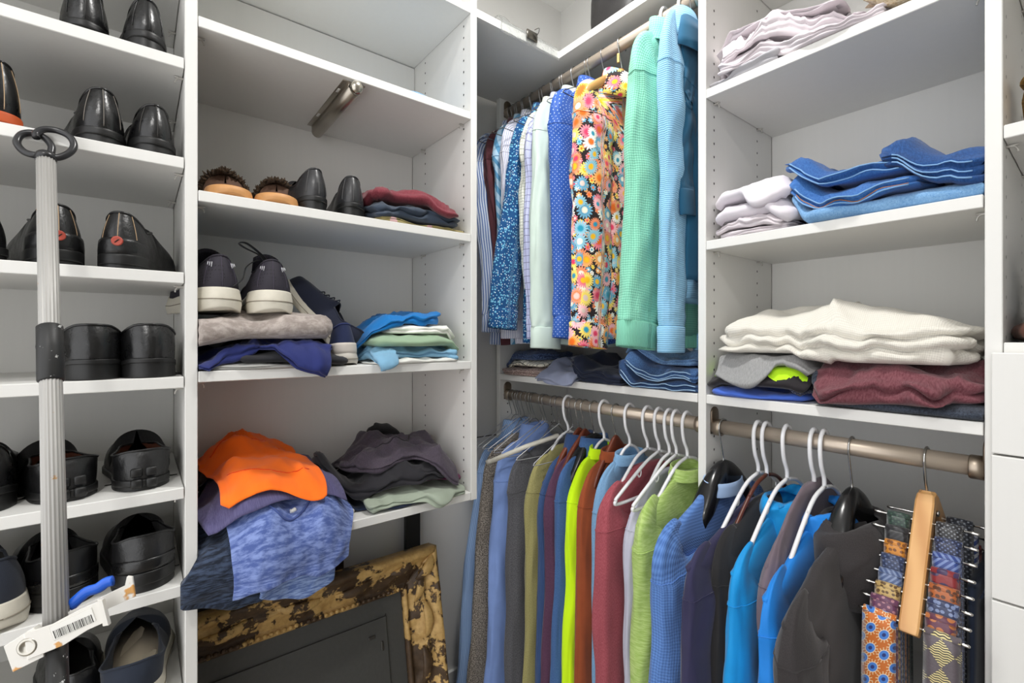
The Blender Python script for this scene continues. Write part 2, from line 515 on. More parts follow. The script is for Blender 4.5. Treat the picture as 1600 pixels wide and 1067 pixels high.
@cached
def sneaker_knit(c, dotc):
    g = G('perforated_knit'); o = g.ob(); x, y = g.xy(g.uv())
    v = g.vor(g.uv(), 170, 0.0); m = g.lt(v.outputs['Distance'], .2)
    band = g.noise(g.ob(), 26, 1)
    m = g.math('MULTIPLY', m, g.math('GREATER_THAN', band, .5))
    f = g.noise(g.uv(), 900, 2)
    return g.out(g.mix(m, g.mix(f, scl(C(c), .8), scl(C(c), 1.2)), C(dotc)), .75, g.bump(f, .3, .0008))
@cached
def quilted_weave(c, c2):
    g = G('woven_basket'); v = g.vor(g.ob(), 160, .6, dims='3D')
    return g.out(g.mix(v.outputs['Distance'], C(c2), C(c)), .8, g.bump(v.outputs['Distance'], .8, .004))
# ------------------------------------------------------------------ folded clothes on a shelf
def blur(A, k):
    for ax in (0, 1):
        P = np.pad(A, [(k, k) if a == ax else (0, 0) for a in (0, 1)], mode='edge')
        c = np.cumsum(P, axis=ax); c = np.insert(c, 0, 0, axis=ax)
        n = A.shape[ax]
        A = (np.take(c, range(2 * k + 1, 2 * k + 1 + n), axis=ax) - np.take(c, range(n), axis=ax)) / (2 * k + 1)
    return A
def dilate(A, k):
    B = A.copy()
    for ax in (0, 1):
        Q = np.pad(B, [(k, k) if a == ax else (0, 0) for a in (0, 1)], mode='edge'); n = A.shape[ax]
        B = np.max([np.take(Q, range(d, d + n), axis=ax) for d in range(0, 2 * k + 1)], axis=0)
    return B
class Shelf:
    """heights of what already lies on one shelf, so that the next piece is laid on top of it.
    s runs along the shelf, t runs inwards from its front edge"""
    RES = .006
    def __init__(s, O, S, T, s0, s1, t0=-.30, t1=.352):
        s.O = np.array(O, float); s.S = np.array(S, float); s.T = np.array(T, float)
        s.s0, s.t0 = s0, t0; s.lo, s.hi = s0, s1
        s.n = (int((s1 - s0) / s.RES) + 1, int((t1 - t0) / s.RES) + 1)
        s.H = np.zeros(s.n)
        s.gs = s0 + np.arange(s.n[0]) * s.RES; s.gt = t0 + np.arange(s.n[1]) * s.RES
    def sample(s, A, a, b):
        i = np.clip((a - s.s0) / s.RES, 0, s.n[0] - 1.001); j = np.clip((b - s.t0) / s.RES, 0, s.n[1] - 1.001)
        i0 = i.astype(int); j0 = j.astype(int); fi = i - i0; fj = j - j0
        return (A[i0, j0] * (1 - fi) * (1 - fj) + A[i0 + 1, j0] * fi * (1 - fj) + A[i0, j0 + 1] * (1 - fi) * fj + A[i0 + 1, j0 + 1] * fi * fj)
    def world(s, a, b, h):
        return s.O + a[..., None] * s.S + b[..., None] * s.T + h[..., None] * np.array([0, 0, 1.])
    def top(s, a, b):
        return float(s.sample(s.H, np.array([a]), np.array([b]))[0])

def fold(sh, name, label, cat, s, t, w, d, h, mat, rot=0.0, layers=2, seed=1, wr=.004, rnd=.22, edge=.008, tilt=(0, 0),
         dome=0.0, bend=None, group=None, taper=.25, ang=None, dens=1.0, soft=4, lobe=.5, mess=0.0, hems=(), lines=(), dil=2, arch=0.0):
    dens *= 1.35; wr *= 1.25
    """one folded garment: a slab with rounded, layered fold edges laid on the shelf's pile.
    bend=(t0, radius, degrees) lets everything in front of t0 hang over the shelf edge."""
    n = max(14, int(w / .011 * dens)); m = max(12, int(d / .011 * dens))
    a, b = np.meshgrid(np.linspace(-1, 1, n), np.linspace(-1, 1, m), indexing='ij')
    x = a * np.sqrt(1 - rnd * b * b * .5); y = b * np.sqrt(1 - rnd * a * a * .5)
    e = np.maximum(np.abs(a), np.abs(b))
    wv = Wave(seed, 1.5, 5, 6); W2 = Wave(seed + 9, 6, 16, 6)
    px = x * w / 2 + edge * e ** 2 * (wv(x * w, y * d) + .25 * W2(x * w * .5, y * d * .5)) * 1.2
    py = y * d / 2 + edge * e ** 2 * (wv(y * d + 3, x * w) + .25 * W2(y * d * .5 + 1, x * w * .5)) * 1.2
    if mess:
        px = px + mess * Wave(seed + 31, 1.5, 4, 5)(x * w, y * d) * e; py = py + mess * Wave(seed + 32, 1.5, 4, 5)(x * w, y * d) * e
    if arch: py = py + arch * (1 - np.abs(a) ** 2.2) * np.clip(-b, 0, 1) ** 2
    cr, sr = math.cos(rot), math.sin(rot)
    S = s + px * cr - py * sr; T = t + px * sr + py * cr
    base = blur(dilate(sh.H, dil), soft)
    base = np.maximum(base, sh.H)
    bot = sh.sample(base, S, T) + .0008
    thick = h * (1 - taper * e ** 5) * (1 + .10 * wv(px * 3, py * 3)) + tilt[0] * px + tilt[1] * py
    thick = np.maximum(thick, h * .35)
    ridge = Ridge(seed, 7, 38, 9, ang)
    wrk = wr * (ridge(px, py) * 2.2 + .5 * W2(px, py) - .9) * (1 - .2 * e ** 6)
    top = bot + thick + dome * (1 - a * a) * (1 - b * b) + wrk
    top = np.maximum(top, bot + h * .25)
    # boundary loop
    bi = [(i, 0) for i in range(n)] + [(n - 1, j) for j in range(1, m)] + [(i, m - 1) for i in range(n - 2, -1, -1)] + [(0, j) for j in range(m - 2, 0, -1)]
    I = np.array([q[0] for q in bi]); J = np.array([q[1] for q in bi])
    bx, by = S[I, J], T[I, J]
    tx = np.roll(bx, -1) - np.roll(bx, 1); ty = np.roll(by, -1) - np.roll(by, 1)
    ln = np.hypot(tx, ty) + 1e-9; nx, ny = ty / ln, -tx / ln
    tb, bb = top[I, J], bot[I, J]
    L = [np.stack([S.ravel(), T.ravel(), top.ravel()], 1)]
    UVs = [np.stack([px.ravel(), py.ravel()], 1)]
    K = max(3, 5 * layers)
    per = np.cumsum(ln) / 2
    offs = Wave(seed + 4, 2, 9, 5); pu, pv = px[I, J], py[I, J]
    lob = np.clip(h / layers * lobe, .001, .02)
    rings = []
    for k in range(1, K):
        f = k / K
        lay = int(f * layers)
        bul = abs(math.sin(math.pi * f * layers)) ** .55
        jit = np.clip(offs(per * 3 + lay * 1.7, np.full_like(per, lay * .9)), -1, 1) if layers > 1 else 0
        o = lob * bul * (1 + .6 * jit)
        zz = tb + (bb - tb) * f + (0 if layers == 1 else .25 * h / layers * offs(per * 4, np.full_like(per, 5.0)) * math.sin(math.pi * f))
        L.append(np.stack([bx + nx * o, by + ny * o, zz], 1))
        UVs.append(np.stack([pu + nx * (tb - bb) * f * .8, pv + ny * (tb - bb) * f * .8], 1))
    L.append(np.stack([S.ravel(), T.ravel(), bot.ravel()], 1)); UVs.append(np.stack([px.ravel(), py.ravel()], 1))
    P = np.concatenate(L); uv = np.concatenate(UVs)
    F = []
    q = lambda i, j: i * m + j
    for i in range(n - 1):
        for j in range(m - 1): F.append([q(i, j), q(i + 1, j), q(i + 1, j + 1), q(i, j + 1)])
    nb = len(bi); start = n * m; ring0 = [q(i, j) for i, j in bi]
    prev = ring0
    for k in range(K - 1):
        cur = list(range(start + k * nb, start + (k + 1) * nb))
        for i in range(nb): F.append([prev[i], cur[i], cur[(i + 1) % nb], prev[(i + 1) % nb]])
        prev = cur
    off = start + (K - 1) * nb
    last = [off + v for v in ring0]
    for i in range(nb): F.append([prev[i], last[i], last[(i + 1) % nb], prev[(i + 1) % nb]])
    for i in range(n - 1):
        for j in range(m - 1): F.append([off + q(i, j), off + q(i, j + 1), off + q(i + 1, j + 1), off + q(i + 1, j)])
    # update the pile
    gs, gt = np.meshgrid(sh.gs, sh.gt, indexing='ij')
    lx = (gs - s) * cr + (gt - t) * sr; ly = -(gs - s) * sr + (gt - t) * cr
    ins = (np.abs(lx / (w / 2)) ** 5 + np.abs(ly / (d / 2)) ** 5) < 1
    add = sh.H.copy(); tt = base + h + tilt[0] * lx + tilt[1] * ly + dome * .6 * np.clip(1 - (lx / (w / 2)) ** 2, 0, 1) * np.clip(1 - (ly / (d / 2)) ** 2, 0, 1)
    add[ins] = np.maximum(add[ins], tt[ins]); sh.H = add
    slack = np.clip(-P[:, 1] - .004, 0, .03 if bend is not None else 0)
    lo_, hi_ = sh.lo + .0015 - slack, sh.hi - .0015 + slack
    nvt = n * m
    P[:, 0] = np.where(P[:, 0] < lo_, lo_ + .0008 * np.sin(P[:, 2] * 300), np.where(P[:, 0] > hi_, hi_ - .0008 * np.sin(P[:, 2] * 300), P[:, 0]))
    P[:, 1] = np.minimum(P[:, 1], .349)
    sc, tc, hc = P[:, 0], P[:, 1], P[:, 2]
    if bend is not None:
        t0, rad, deg = bend
        A = math.radians(deg)
        over = np.clip(t0 - tc, 0, None)
        th = np.minimum(over / rad, A)
        rem = np.clip(over - rad * A, 0, None)
        ct = t0 - rad * np.sin(th) - rem * math.cos(A); cz = -rad * (1 - np.cos(th)) - rem * math.sin(A)
        isb = over > 0
        tc2 = np.where(isb, ct - hc * np.sin(th), tc); hc = np.where(isb, cz + hc * np.cos(th), hc); tc = tc2
    Wd = sh.world(sc, tc, hc)
    c0 = sh.world(np.array([s]), np.array([t]), np.array([float(bot.min())]))[0]
    o = obj(name, raw(name, Wd - c0, F, uv), mat, None, c0)
    for fr_, hm, hr in hems:
        k = int(round(fr_ * K)); i0 = start + (k - 1) * nb if k > 0 else 0
        idx = [i0 + i for i in range(1, n - 1)] if k > 0 else [ring0[i] for i in range(1, n - 1)]
        out = -sh.T * hr * .7 + np.array([0, 0, .0])
        tube('hem_seam', Wd[idx] - c0 + out, hr, hm, o, 5)
    TG = (Wd - c0)[:n * m].reshape(n, m, 3)
    def on_top(a_, b_):
        i = min(max((a_ + 1) / 2 * (n - 1), 0), n - 1.001); j = min(max((b_ + 1) / 2 * (m - 1), 0), m - 1.001)
        i0, j0 = int(i), int(j); fi, fj = i - i0, j - j0
        return TG[i0, j0] * (1 - fi) * (1 - fj) + TG[i0 + 1, j0] * fi * (1 - fj) + TG[i0, j0 + 1] * (1 - fi) * fj + TG[i0 + 1, j0 + 1] * fi * fj
    for nm, pts, lr, lm in lines:
        pts = smooth_path([(q[0], q[1], 0) for q in pts], 8)
        tube(nm, [on_top(q[0], q[1]) + np.array([0, 0, lr * .35]) for q in pts], lr, lm, o, 6)
    return tag(o, label, cat, group)

# ------------------------------------------------------------------ hangers
ROD_R = .0165
def hook_path(shank=-.075, r=ROD_R + .003, back=-25, dy=0.0):
    pts = [(0, 0, shank), (0, 0, shank + .012), (0, -r * .55, -r * 1.75)]
    for an in np.linspace(195, back, 15):
        A = math.radians(an); pts.append((0, r * math.cos(A), r * math.sin(A)))
    return smooth_path(pts, 3)
MESH = {}
def shared(key, fn):
    if key not in MESH: MESH[key] = raw(key, *fn())
    return MESH[key]
def hanger(kind, x, y, z, label, group, wid=.205, yaw=0.0, mat=None, drop=.155):
    """x,y,z: point on the rod's axis; the hanger hangs in the plane across the rod"""
    t = thing({'wire': 'wire_hanger', 'tube': 'plastic_hanger', 'wood': 'wooden_hanger', 'broad': 'broad_shoulder_hanger', 'brown': 'plastic_hanger'}[kind],
              label, 'hanger', (x, y, z), yaw, group)
    chrome = metal((200, 200, 198), .22, False)
    if kind == 'wire':
        wm = mat or metal((165, 165, 165), .3, False)
        obj('hook', shared('hook_wire', lambda: tube_vf(hook_path(-.07, ROD_R + .0022), .0013, 6)), wm, t)
        P = smooth_path([(0, 0, -.07), (0, .02, -.082), (0, wid * .9, -drop + .005), (0, wid, -drop - .006), (0, wid * .92, -drop - .012), (0, 0, -drop - .012),
                         (0, -wid * .92, -drop - .012), (0, -wid, -drop - .006), (0, -wid * .9, -drop + .005), (0, -.02, -.082), (0, 0, -.07)], 5)
        tube('shoulder_wire', P, .0013, wm, t, 6)
    elif kind in ('tube', 'brown'):
        pm = mat or (plastic((238, 238, 240), .3) if kind == 'tube' else plastic((92, 45, 30), .35))
        obj('hook', shared('hook_tube', lambda: tube_vf(smooth_path([(0, 0, -.092), (0, -.002, -.07), (0, -.016, -.045), (0, -.0225, -.018), (0, -.0215, .008), (0, -.009, .0235), (0, .007, .0235), (0, .0195, .012), (0, .022, -.004)], 5), .0042, 8)), pm, t)
        P = smooth_path([(0, 0, -.088), (0, wid * .35, -.110), (0, wid * .93, -drop + .002), (0, wid * 1.01, -drop - .01), (0, wid * .93, -drop - .02), (0, 0, -drop - .02),
                         (0, -wid * .93, -drop - .02), (0, -wid * 1.01, -drop - .01), (0, -wid * .93, -drop + .002), (0, -wid * .35, -.110), (0, 0, -.088)], 5)
        tube('shoulder_tube', P, .0042, pm, t, 8)
        for sy in (-1, 1):
            tube('strap_hook', smooth_path([(0, sy * wid * .45, -.116), (0, sy * wid * .45, -.135), (0, sy * (wid * .45 + .008), -.141), (0, sy * (wid * .45 + .013), -.134)], 4), .0017, pm, t, 6)
    else:
        broad = kind == 'broad'
        obj('hook', shared('hook_chrome', lambda: tube_vf(hook_path(-.082, ROD_R + .0032, -35), .0019, 8)), chrome, t)
        bm = mat or (plastic((30, 30, 31), .22) if broad else wood((126, 62, 36), (92, 40, 24)))
        rings = []; N = 15
        for q in np.linspace(-1, 1, 33):
            f = abs(q)
            zc = -.094 - (drop - .094) * f ** 1.35
            if broad: th = .010 + .012 * min(1, f * 1.6); hh = .030 + .020 * math.sin(math.pi * min(1, f * 1.15)) ; xo = 0
            else: th = .0065 + .004 * f; hh = .015 + .011 * math.exp(-(f / .22) ** 2); xo = .008 * f * f
            if f > .93: k = math.sqrt(max(.02, 1 - ((f - .93) / .075) ** 2)); th *= k; hh *= k
            an = np.arange(N) * 2 * math.pi / N
            sg = lambda v: np.sign(v) * np.abs(v) ** .75
            rings.append(np.stack([xo + th * sg(np.cos(an)), np.full(N, q * wid), zc + hh * (sg(np.sin(an)) if not broad else np.where(np.sin(an) > 0, .55 * sg(np.sin(an)), 1.2 * sg(np.sin(an))))], 1))
        V, F, U = loft(rings)
        obj('shoulder_bar', raw('shoulder_bar', V, F, U), bm, t)
    return t

# ------------------------------------------------------------------ hanging garments
def garment(name, label, cat, x, y, z, mat, front=.225, back=.21, thick=.04, length=.72, neck=.082, tip=.155, sleeve=.62, slw=.07, cuffw=.045, swing=.02,
            lean=0.0, collar='shirt', cuff=True, cuffmat=None, colmat=None, seed=1, yaw=0.0, group=None, folds=.006, fk=9.0, short=False, backsleeve=True, xs=0.0, slth=.022, buttons=False, nw=.058):
    """a shirt or jumper seen edge-on on its hanger.  front/back: reach of the shoulders towards the room / the wall."""
    t = thing(name, label, cat, (x, y, z), yaw, group)
    M = 56
    an = np.arange(M) * 2 * math.pi / M
    sg = lambda v, p: np.sign(v) * np.abs(v) ** p
    w1 = Wave(seed, 2, 6, 6); w2 = Wave(seed + 3, 5, 14, 6); rdg = Ridge(seed + 8, 4, 14, 7, 1.35, .35); rdb = Ridge(seed + 5, 4, 13, 7, 0.2, .3)
    rows = []
    zs = list(-neck - (tip - neck) * np.linspace(0, 1, 9) ** 1.0) + list(-tip - (length - tip + neck) * np.linspace(.012, 1, 44))
    for zz in zs:
        if zz >= -tip:
            q = (-neck - zz) / (tip - neck); fr = nw + (front - .012 - nw) * q ** .85; bk = nw + (back - nw) * q ** .85; th = thick * (.42 + .4 * q); g = 0
        else:
            g = (-tip - zz) / (length - tip + neck); k = min(1, g / .06); fr = (front - .012) - (slw * .95) * min(1, g / .11) ** 1.3 + .012 * g; bk = back - .02 * k + .012 * g; th = thick * (.82 + .3 * min(1, g * 2))
        c = np.cos(an); s = np.sin(an)
        yy = np.where(s < 0, fr * sg(s, .9), bk * sg(s, .9))
        xx = th / 2 * sg(c, .7)
        A = folds * min(1, g * 1.6 + .05)
        xx = xx + A * np.sin(2 * math.pi * fk * yy + w1(yy, np.full_like(yy, zz * .35)) * 1.2 + seed) * (.6 + .4 * w1(yy * 2, np.full_like(yy, 2.0 + zz * .3)))
        yy = yy + A * .6 * np.sin(zz * 9 + seed) * np.sign(s)
        xx = xx + .0022 * w2(yy, np.full_like(yy, zz)) + lean * g ** 1.2 + np.sign(c) * .0075 * (rdb(yy, np.full_like(yy, zz)) - .45) * min(1, g * 4)
        rows.append(np.stack([xx, yy, np.full(M, zz) + .006 * g * np.sin(yy * 20 + seed)], 1))
    V, F, U = loft(rows, cap=True)
    Uy = np.asarray(V)
    obj('body', raw('body', V, F, U), mat, t)
    def make_sleeve(sy, reach, dx, sw, nm):
        slope = (tip - neck) / max(.05, reach - nw)
        yc = reach - slw + .004
        P = [(dx * .2, sy * (reach - .105), -tip + slope * .105 - .034), (dx * .6, sy * (reach - .066), -tip + slope * .066 - .046), (dx, sy * (yc + .004), -tip - .075)]
        if short:
            P += [(dx, sy * (yc + sw * .3), -tip - .15), (dx * 1.05, sy * (yc + .01 + sw * .5), -tip - .24)]
        else:
            for f in (.28, .5, .72, .9, 1.0):
                P.append((dx * (1 + .15 * math.sin(f * 5 + seed)), sy * (yc + (slw - cuffw) * .5 * f + sw * f + .006 * math.sin(f * 7 + seed)), -tip - sleeve * f))
        P = smooth_path(P, 9); n = len(P)
        T = np.gradient(P, axis=0); T /= np.linalg.norm(T, axis=1)[:, None]
        rings = []; m = 36; aa = np.arange(m) * 2 * math.pi / m
        for i in range(n):
            f = i / (n - 1)
            nrm = np.array([0, T[i][2], -T[i][1]]); nrm /= np.linalg.norm(nrm)
            ry = (slw * (1 - f) + (cuffw * 1.08 if not short else slw * .9) * f) * (.55 + .45 * min(1, f * 4.0) ** .8)
            kx = min(1, f * 3.4); kx = kx * kx * (3 - 2 * kx); rx = (thick * .14 * (1 - kx) + slth * kx) * (1 - .15 * f)
            wob = 1 + .055 * w1(f * .8 + seed, aa * .35) + .035 * w2(f * .7, aa * .3)
            wrk = .0028 * np.sin(f * 34 + 2.2 * np.sin(aa * 2 + seed)) * math.exp(-((f - .5) / .25) ** 2)
            rg = rdg(np.full(m, f * .7), aa * .03 + .3); rx_ = rx * wob + wrk + .0085 * (rg - .45) * min(1, f * 5)
            rings.append(P[i] + np.outer(rx_ * sg(np.cos(aa), .8), [1, 0, 0]) + np.outer(ry * wob * sg(np.sin(aa), .9), nrm))
        if short or not cuff:
            # open hem turned back inside
            last = rings[-1]; c = last.mean(axis=0)
            rings.append(c + (last - c) * .94 + np.array([0, 0, .003])); rings.append(c + (last - c) * .9 + np.array([0, 0, .05]))
            rings2 = rings
        else: rings2 = rings
        V, F, U = loft(rings2, cap=True)
        so = obj(nm, raw(nm, V, F, U), mat, t)
        i0 = int(n * .235); sm_ = np.vstack([rings[i0], rings[i0][:1]]); cc_ = rings[i0].mean(axis=0)
        tube('armhole_seam', cc_ + (sm_ - cc_) * 1.012, .0010, mat, so, 5)
        if cuff and not short:
            e = P[-1]; d = T[-1]; nrm = np.array([0, d[2], -d[1]]); nrm /= np.linalg.norm(nrm)
            R = []
            for k, (of, gr) in enumerate([(-.004, .96), (-.002, 1.06), (.0, 1.09), (.03, 1.06), (.056, 1.07), (.06, 1.04), (.059, .95), (.03, .92)]):
                R.append(e + d * of + np.outer(slth * .86 * gr * sg(np.cos(aa), .8), [1, 0, 0]) + np.outer(cuffw * gr * sg(np.sin(aa), .9), nrm))
            V, F, U = loft(R)
            obj('cuff', raw('cuff', V, F, U), cuffmat or mat, so)
        return so
    make_sleeve(-1, front, xs + .004, swing, 'sleeve')
    if backsleeve: make_sleeve(1, back, -.004, .0, 'sleeve')
    cm = colmat or mat
    aa = np.arange(40) * 2 * math.pi / 40
    if collar in ('shirt', 'polo'):
        R = []
        pt = .5 + .5 * np.cos(aa)           # collar points towards +x side (the shirt front)
        for k, (dz, gr) in enumerate([(-.012, .92), (.014, .86), (.026, .88), (.029, .99), (.012, 1.10), (-.010, 1.20), (-.030, 1.30)]):
            drop = 0 if k < 4 else (.006 * (k - 3)) * pt
            R.append(np.stack([(thick * .5 + .004) * gr * 1.1 * np.cos(aa) + .002, (nw - .004) * gr * np.sin(aa), -neck + .004 + dz - drop + .008 * np.abs(np.sin(aa)) * (k < 4)], 1))
        V, F, U = loft(R, cap=False)
        o = raw('collar', V, F, U); c = obj('collar', o, cm, t)
        md = c.modifiers.new('thickness', 'SOLIDIFY'); md.thickness = .0022
    elif collar in ('crew', 'mock'):
        hgt = .018 if collar == 'crew' else .05
        R = []
        for k, (dz, gr) in enumerate([(-.010, 1.12), (.0, 1.1), (hgt * .5, 1.02), (hgt, 1.0), (hgt + .001, .93), (hgt * .4, .86), (-.01, .84)]):
            R.append(np.stack([(thick * .5 + .003) * gr * np.cos(aa), (nw + .002) * gr * np.sin(aa), -neck + .006 + dz - .012 * (.5 + .5 * np.cos(aa))], 1))
        V, F, U = loft(R, cap=False)
        obj('neckband', raw('neckband', V, F, U), cm, t)
    elif collar in ('hood', 'cowl'):
        R = []
        for k in range(15):
            f = k / 14
            th = f * math.pi * (1.25 if collar == 'hood' else 1.0)
            gr = 1.0 + (.38 if collar == 'hood' else .62) * math.sin(th * .8)
            dz = .035 * math.sin(th) - (.085 if collar == 'hood' else .13) * f
            R.append(np.stack([(thick * .5 + .008) * gr * np.cos(aa) + .012 * f + .0035 * np.sin(aa * 5 + k * .7 + seed), (nw + .004) * gr * np.sin(aa) + .003 * np.sin(aa * 4 + k), -neck + .012 + dz + .006 * np.sin(aa * 3 + k * .9 + seed)], 1))
        V, F, U = loft(R, cap=False)
        c = obj('hood' if collar == 'hood' else 'cowl_collar', raw('hood', V, F, U), cm, t)
        md = c.modifiers.new('thickness', 'SOLIDIFY'); md.thickness = .003
    if buttons:
        bmesh = shared('button', lambda: loft([[(h_, r_ * math.cos(q), r_ * math.sin(q)) for q in aa[::4]] for h_, r_ in ((0, .0055), (.002, .0055), (.0026, .004), (.0018, .003))]))
        for k in range(5):
            zz = -neck - .03 - .085 * k
            obj('button', bmesh, plastic((235, 235, 230), .25), t, (thick * .5 + .0015, -.004, zz))
    return t

# ------------------------------------------------------------------ shoes
def shoe_outline(L, hw, W, n=44):
    y = L * (1 - np.cos(np.linspace(0, math.pi, n))) / 2
    s = y / L
    base = np.interp(s, [0, .12, .3, .45, .68, .85, 1], [hw, hw * 1.02, hw * .95, hw * 1.02, W, W * .88, W * .7])
    k = np.interp(s, [0, .5, 1], [5.5, 8, 4.2])
    w = base * np.clip(1 - np.abs(2 * s - 1) ** k, 0, 1) ** .5
    bendx = .008 * np.sin(s * math.pi) * np.clip(s - .2, 0, 1)
    right = np.stack([bendx + w, y], 1); left = np.stack([bendx - w, y], 1)[::-1][1:-1]
    return np.concatenate([right, left])            # heel -> toe on +x, back on -x
def shoe(name, label, loc, yaw, upper, solem, L=.29, hw=.034, W=.05, heel_h=.028, sole=.010, hh=.072, ridge=.085, toe_h=.048, lining=None, insole=None, opening=.44, kind='dress',
         group=None, pitch=0.0, roll=0.0, flip=False, trim=None, badge=None, laces=None, tongue=False, seam=None, lean=.86, mudguard=None, dip=.02, stain=None, pads=False):
    t = thing(name, label, 'shoe', loc, 0, group)
    t.rotation_euler = (pitch, roll, yaw)
    O = shoe_outline(L, hw, W)
    if flip: O = O * [-1, 1]; O = np.concatenate([O[:1], O[1:][::-1]])
    N = len(O); s = O[:, 1] / L; sg = np.sign(O[:, 0] + 1e-12)
    sneaker = kind in ('sneaker', 'slipper')
    z0 = (heel_h if not sneaker else 0) * np.clip(1 - (s - .05) / .5, 0, 1) ** 1.3 + sole if not sneaker else np.interp(s, [0, .3, .6, 1], [sole * 1.25, sole * 1.05, sole * .8, sole * 1.15])
    yo, y1 = opening * .82, opening
    topz = np.interp(s, [0, .03, .12, .25, yo, y1, 1], [hh, hh * .985, hh * .86, hh - dip, hh - dip * .55, hh - dip * .2, hh]) + z0
    xf = np.where(s < yo, np.interp(s, [0, .02, .08, .16, yo], [lean * .62, lean * .66, lean * .76, lean * .82, .70]), np.where(s < y1, .72 * np.sqrt(np.clip(1 - ((s - yo) / (y1 - yo + 1e-9)) ** 2, 0, 1)), 0))
    rz = np.interp(s, [0, y1, .62, .82, .95, 1], [ridge, ridge, ridge * .80, toe_h, toe_h * .78, toe_h * .3])
    Ez = np.where(s < y1, topz, rz + z0)
    Ey = O[:, 1] + np.where(s < .1, .010 * (1 - s / .1), 0) - np.where(s > .95, (s - .95) * L * 1.0, 0)
    E = np.stack([O[:, 0] * xf, Ey, Ez], 1)
    B = np.stack([O[:, 0], O[:, 1], z0], 1)
    bul = np.where(s < y1, 1.06, 1.02)
    Cz = np.where(s < y1, z0 + (Ez - z0) * .45, z0 + (Ez - z0) * .98)
    Cc = np.stack([O[:, 0] * bul, O[:, 1] - np.where(s < .1, .006 * (1 - s / .1), 0) + np.where(s > .9, (s - .9) * L * .12, 0), Cz], 1)
    K = 13
    rings = []
    for k in range(K):
        f = k / (K - 1)
        rings.append(B * (1 - f) ** 2 + Cc * 2 * f * (1 - f) + E * f * f)
    rings = np.array(rings)
    V, F, U = loft(rings, cap=False)
    up = obj('upper', raw('upper', V, F, U), upper, t)
    # lining and insole
    lm = lining or plain((30, 28, 27))
    sel = np.where(s <= y1 + .001)[0]
    order = sorted(sel, key=lambda i: (0 if O[i, 0] >= 0 else 1, -s[i] if O[i, 0] >= 0 else s[i]))
    order = np.array(order)
    IN = []
    for f in (0, .08, .3, .6, 1.0):
        e = E[order].copy()
        tgt = np.stack([O[order, 0] * .80, O[order, 1] * .96 + .008, z0[order] + .008], 1)
        q = e * (1 - f) + tgt * f
        if f > 0: q[:, 0] *= .97; q[:, 1] += .0015
        IN.append(q)
    V, F, U = loft(IN, cap=False, closed=False)
    obj('lining', raw('lining', V, F, U), lm, t)
    zi = z0 + .0085
    ins = np.stack([O[:, 0] * .86, O[:, 1] * .96 + .006, zi], 1); ins2 = ins - [0, 0, .003]
    V, F, U = loft([ins2, ins])
    obj('insole', raw('insole', V, F, U), insole or lm, t)
    # sole
    def plate(sc, za, zb, nm, mat, lim=None, bulge=0.0, flare=0.0):
        Q = O.copy()
        if lim: Q[:, 1] = np.minimum(Q[:, 1], lim * L)
        c = np.array([0, L * .45 if not lim else lim * L * .5])
        A = lambda k: c + (Q - c) * [k, 1 + (k - 1) * .5]
        R = []
        for f, bl in ((0, -.006), (.08, 0), (.35, bulge), (.65, bulge * .8), (.92, 0), (1, -.01)):
            kk = sc + bl + flare * (1 - f)
            P2 = A(kk); R.append(np.stack([P2[:, 0], P2[:, 1], za * (1 - f) + zb * f], 1))
        V, F, U = loft(R)
        return obj(nm, raw(nm, V, F, U), mat, t)
    if kind == 'sneaker':
        Q = np.stack([O[:, 0] * 1.115, L * .45 + (O[:, 1] - L * .45) * 1.062, z0 * .52 + .002], 1); tube('sole_groove', np.vstack([Q, Q[:1]]), .0011, rubber((150, 142, 126)), t, 5)
    if sneaker:
        so = plate(1.05, np.zeros(N) + np.interp(s, [0, .06, .2, .75, 1], [.008, 0, 0, 0, .018]), z0 + .004, 'midsole', solem, bulge=.05 if kind == 'sneaker' else .03, flare=.03)
    else:
        so = plate(1.06, z0 - sole, z0 + .002, 'sole', solem)
        if heel_h > .004:
            za = np.zeros(N); plate(1.03, za, z0 - sole + .002, 'heel', solem, lim=.27, flare=.03)
    pm = trim or upper
    # topline piping and back seam
    loop = E[order] + [0, 0, .0005]
    tube('topline', loop, .0022 if kind != 'slipper' else .003, pm, t, 6)
    if seam is not None:
        nrm = np.array([0, -1., 0])
        hid = int(np.argmin(O[:, 1] + np.abs(O[:, 0]) * 10))
        tube('back_seam', rings[1:, hid] + nrm * .0004, .0006, seam, t, 5)
        for sd in (6, N - 6):
            tube('quarter_seam', smooth_path(rings[2:, sd] + np.array([0, 0, 0]) + np.array([np.sign(O[sd, 0]) * .0005, -.0004, 0]), 2), .0006, seam, t, 5)
    if badge is not None:
        hid = 3
        p = rings[4, hid]; c = np.array([0, rings[:7, 0, 1].min() - .0025, p[2]])
        aa = np.arange(20) * 2 * math.pi / 20
        R = [[(c[0] + r_ * math.cos(q), c[1] - d_, c[2] + r_ * math.sin(q)) for q in aa] for r_, d_ in ((.0085, -.006), (.0085, .0010), (.0074, .0018), (.006, .0014))]
        V, F, U = loft(R); bo = obj('badge', raw('badge', V, F, U), badge, t)
        tube('badge_mark', [(c[0] - .003, c[1] - .0018, c[2] - .003), (c[0], c[1] - .002, c[2]), (c[0] + .003, c[1] - .0018, c[2] + .003)], .0009, plastic((40, 20, 18)), bo, 5)
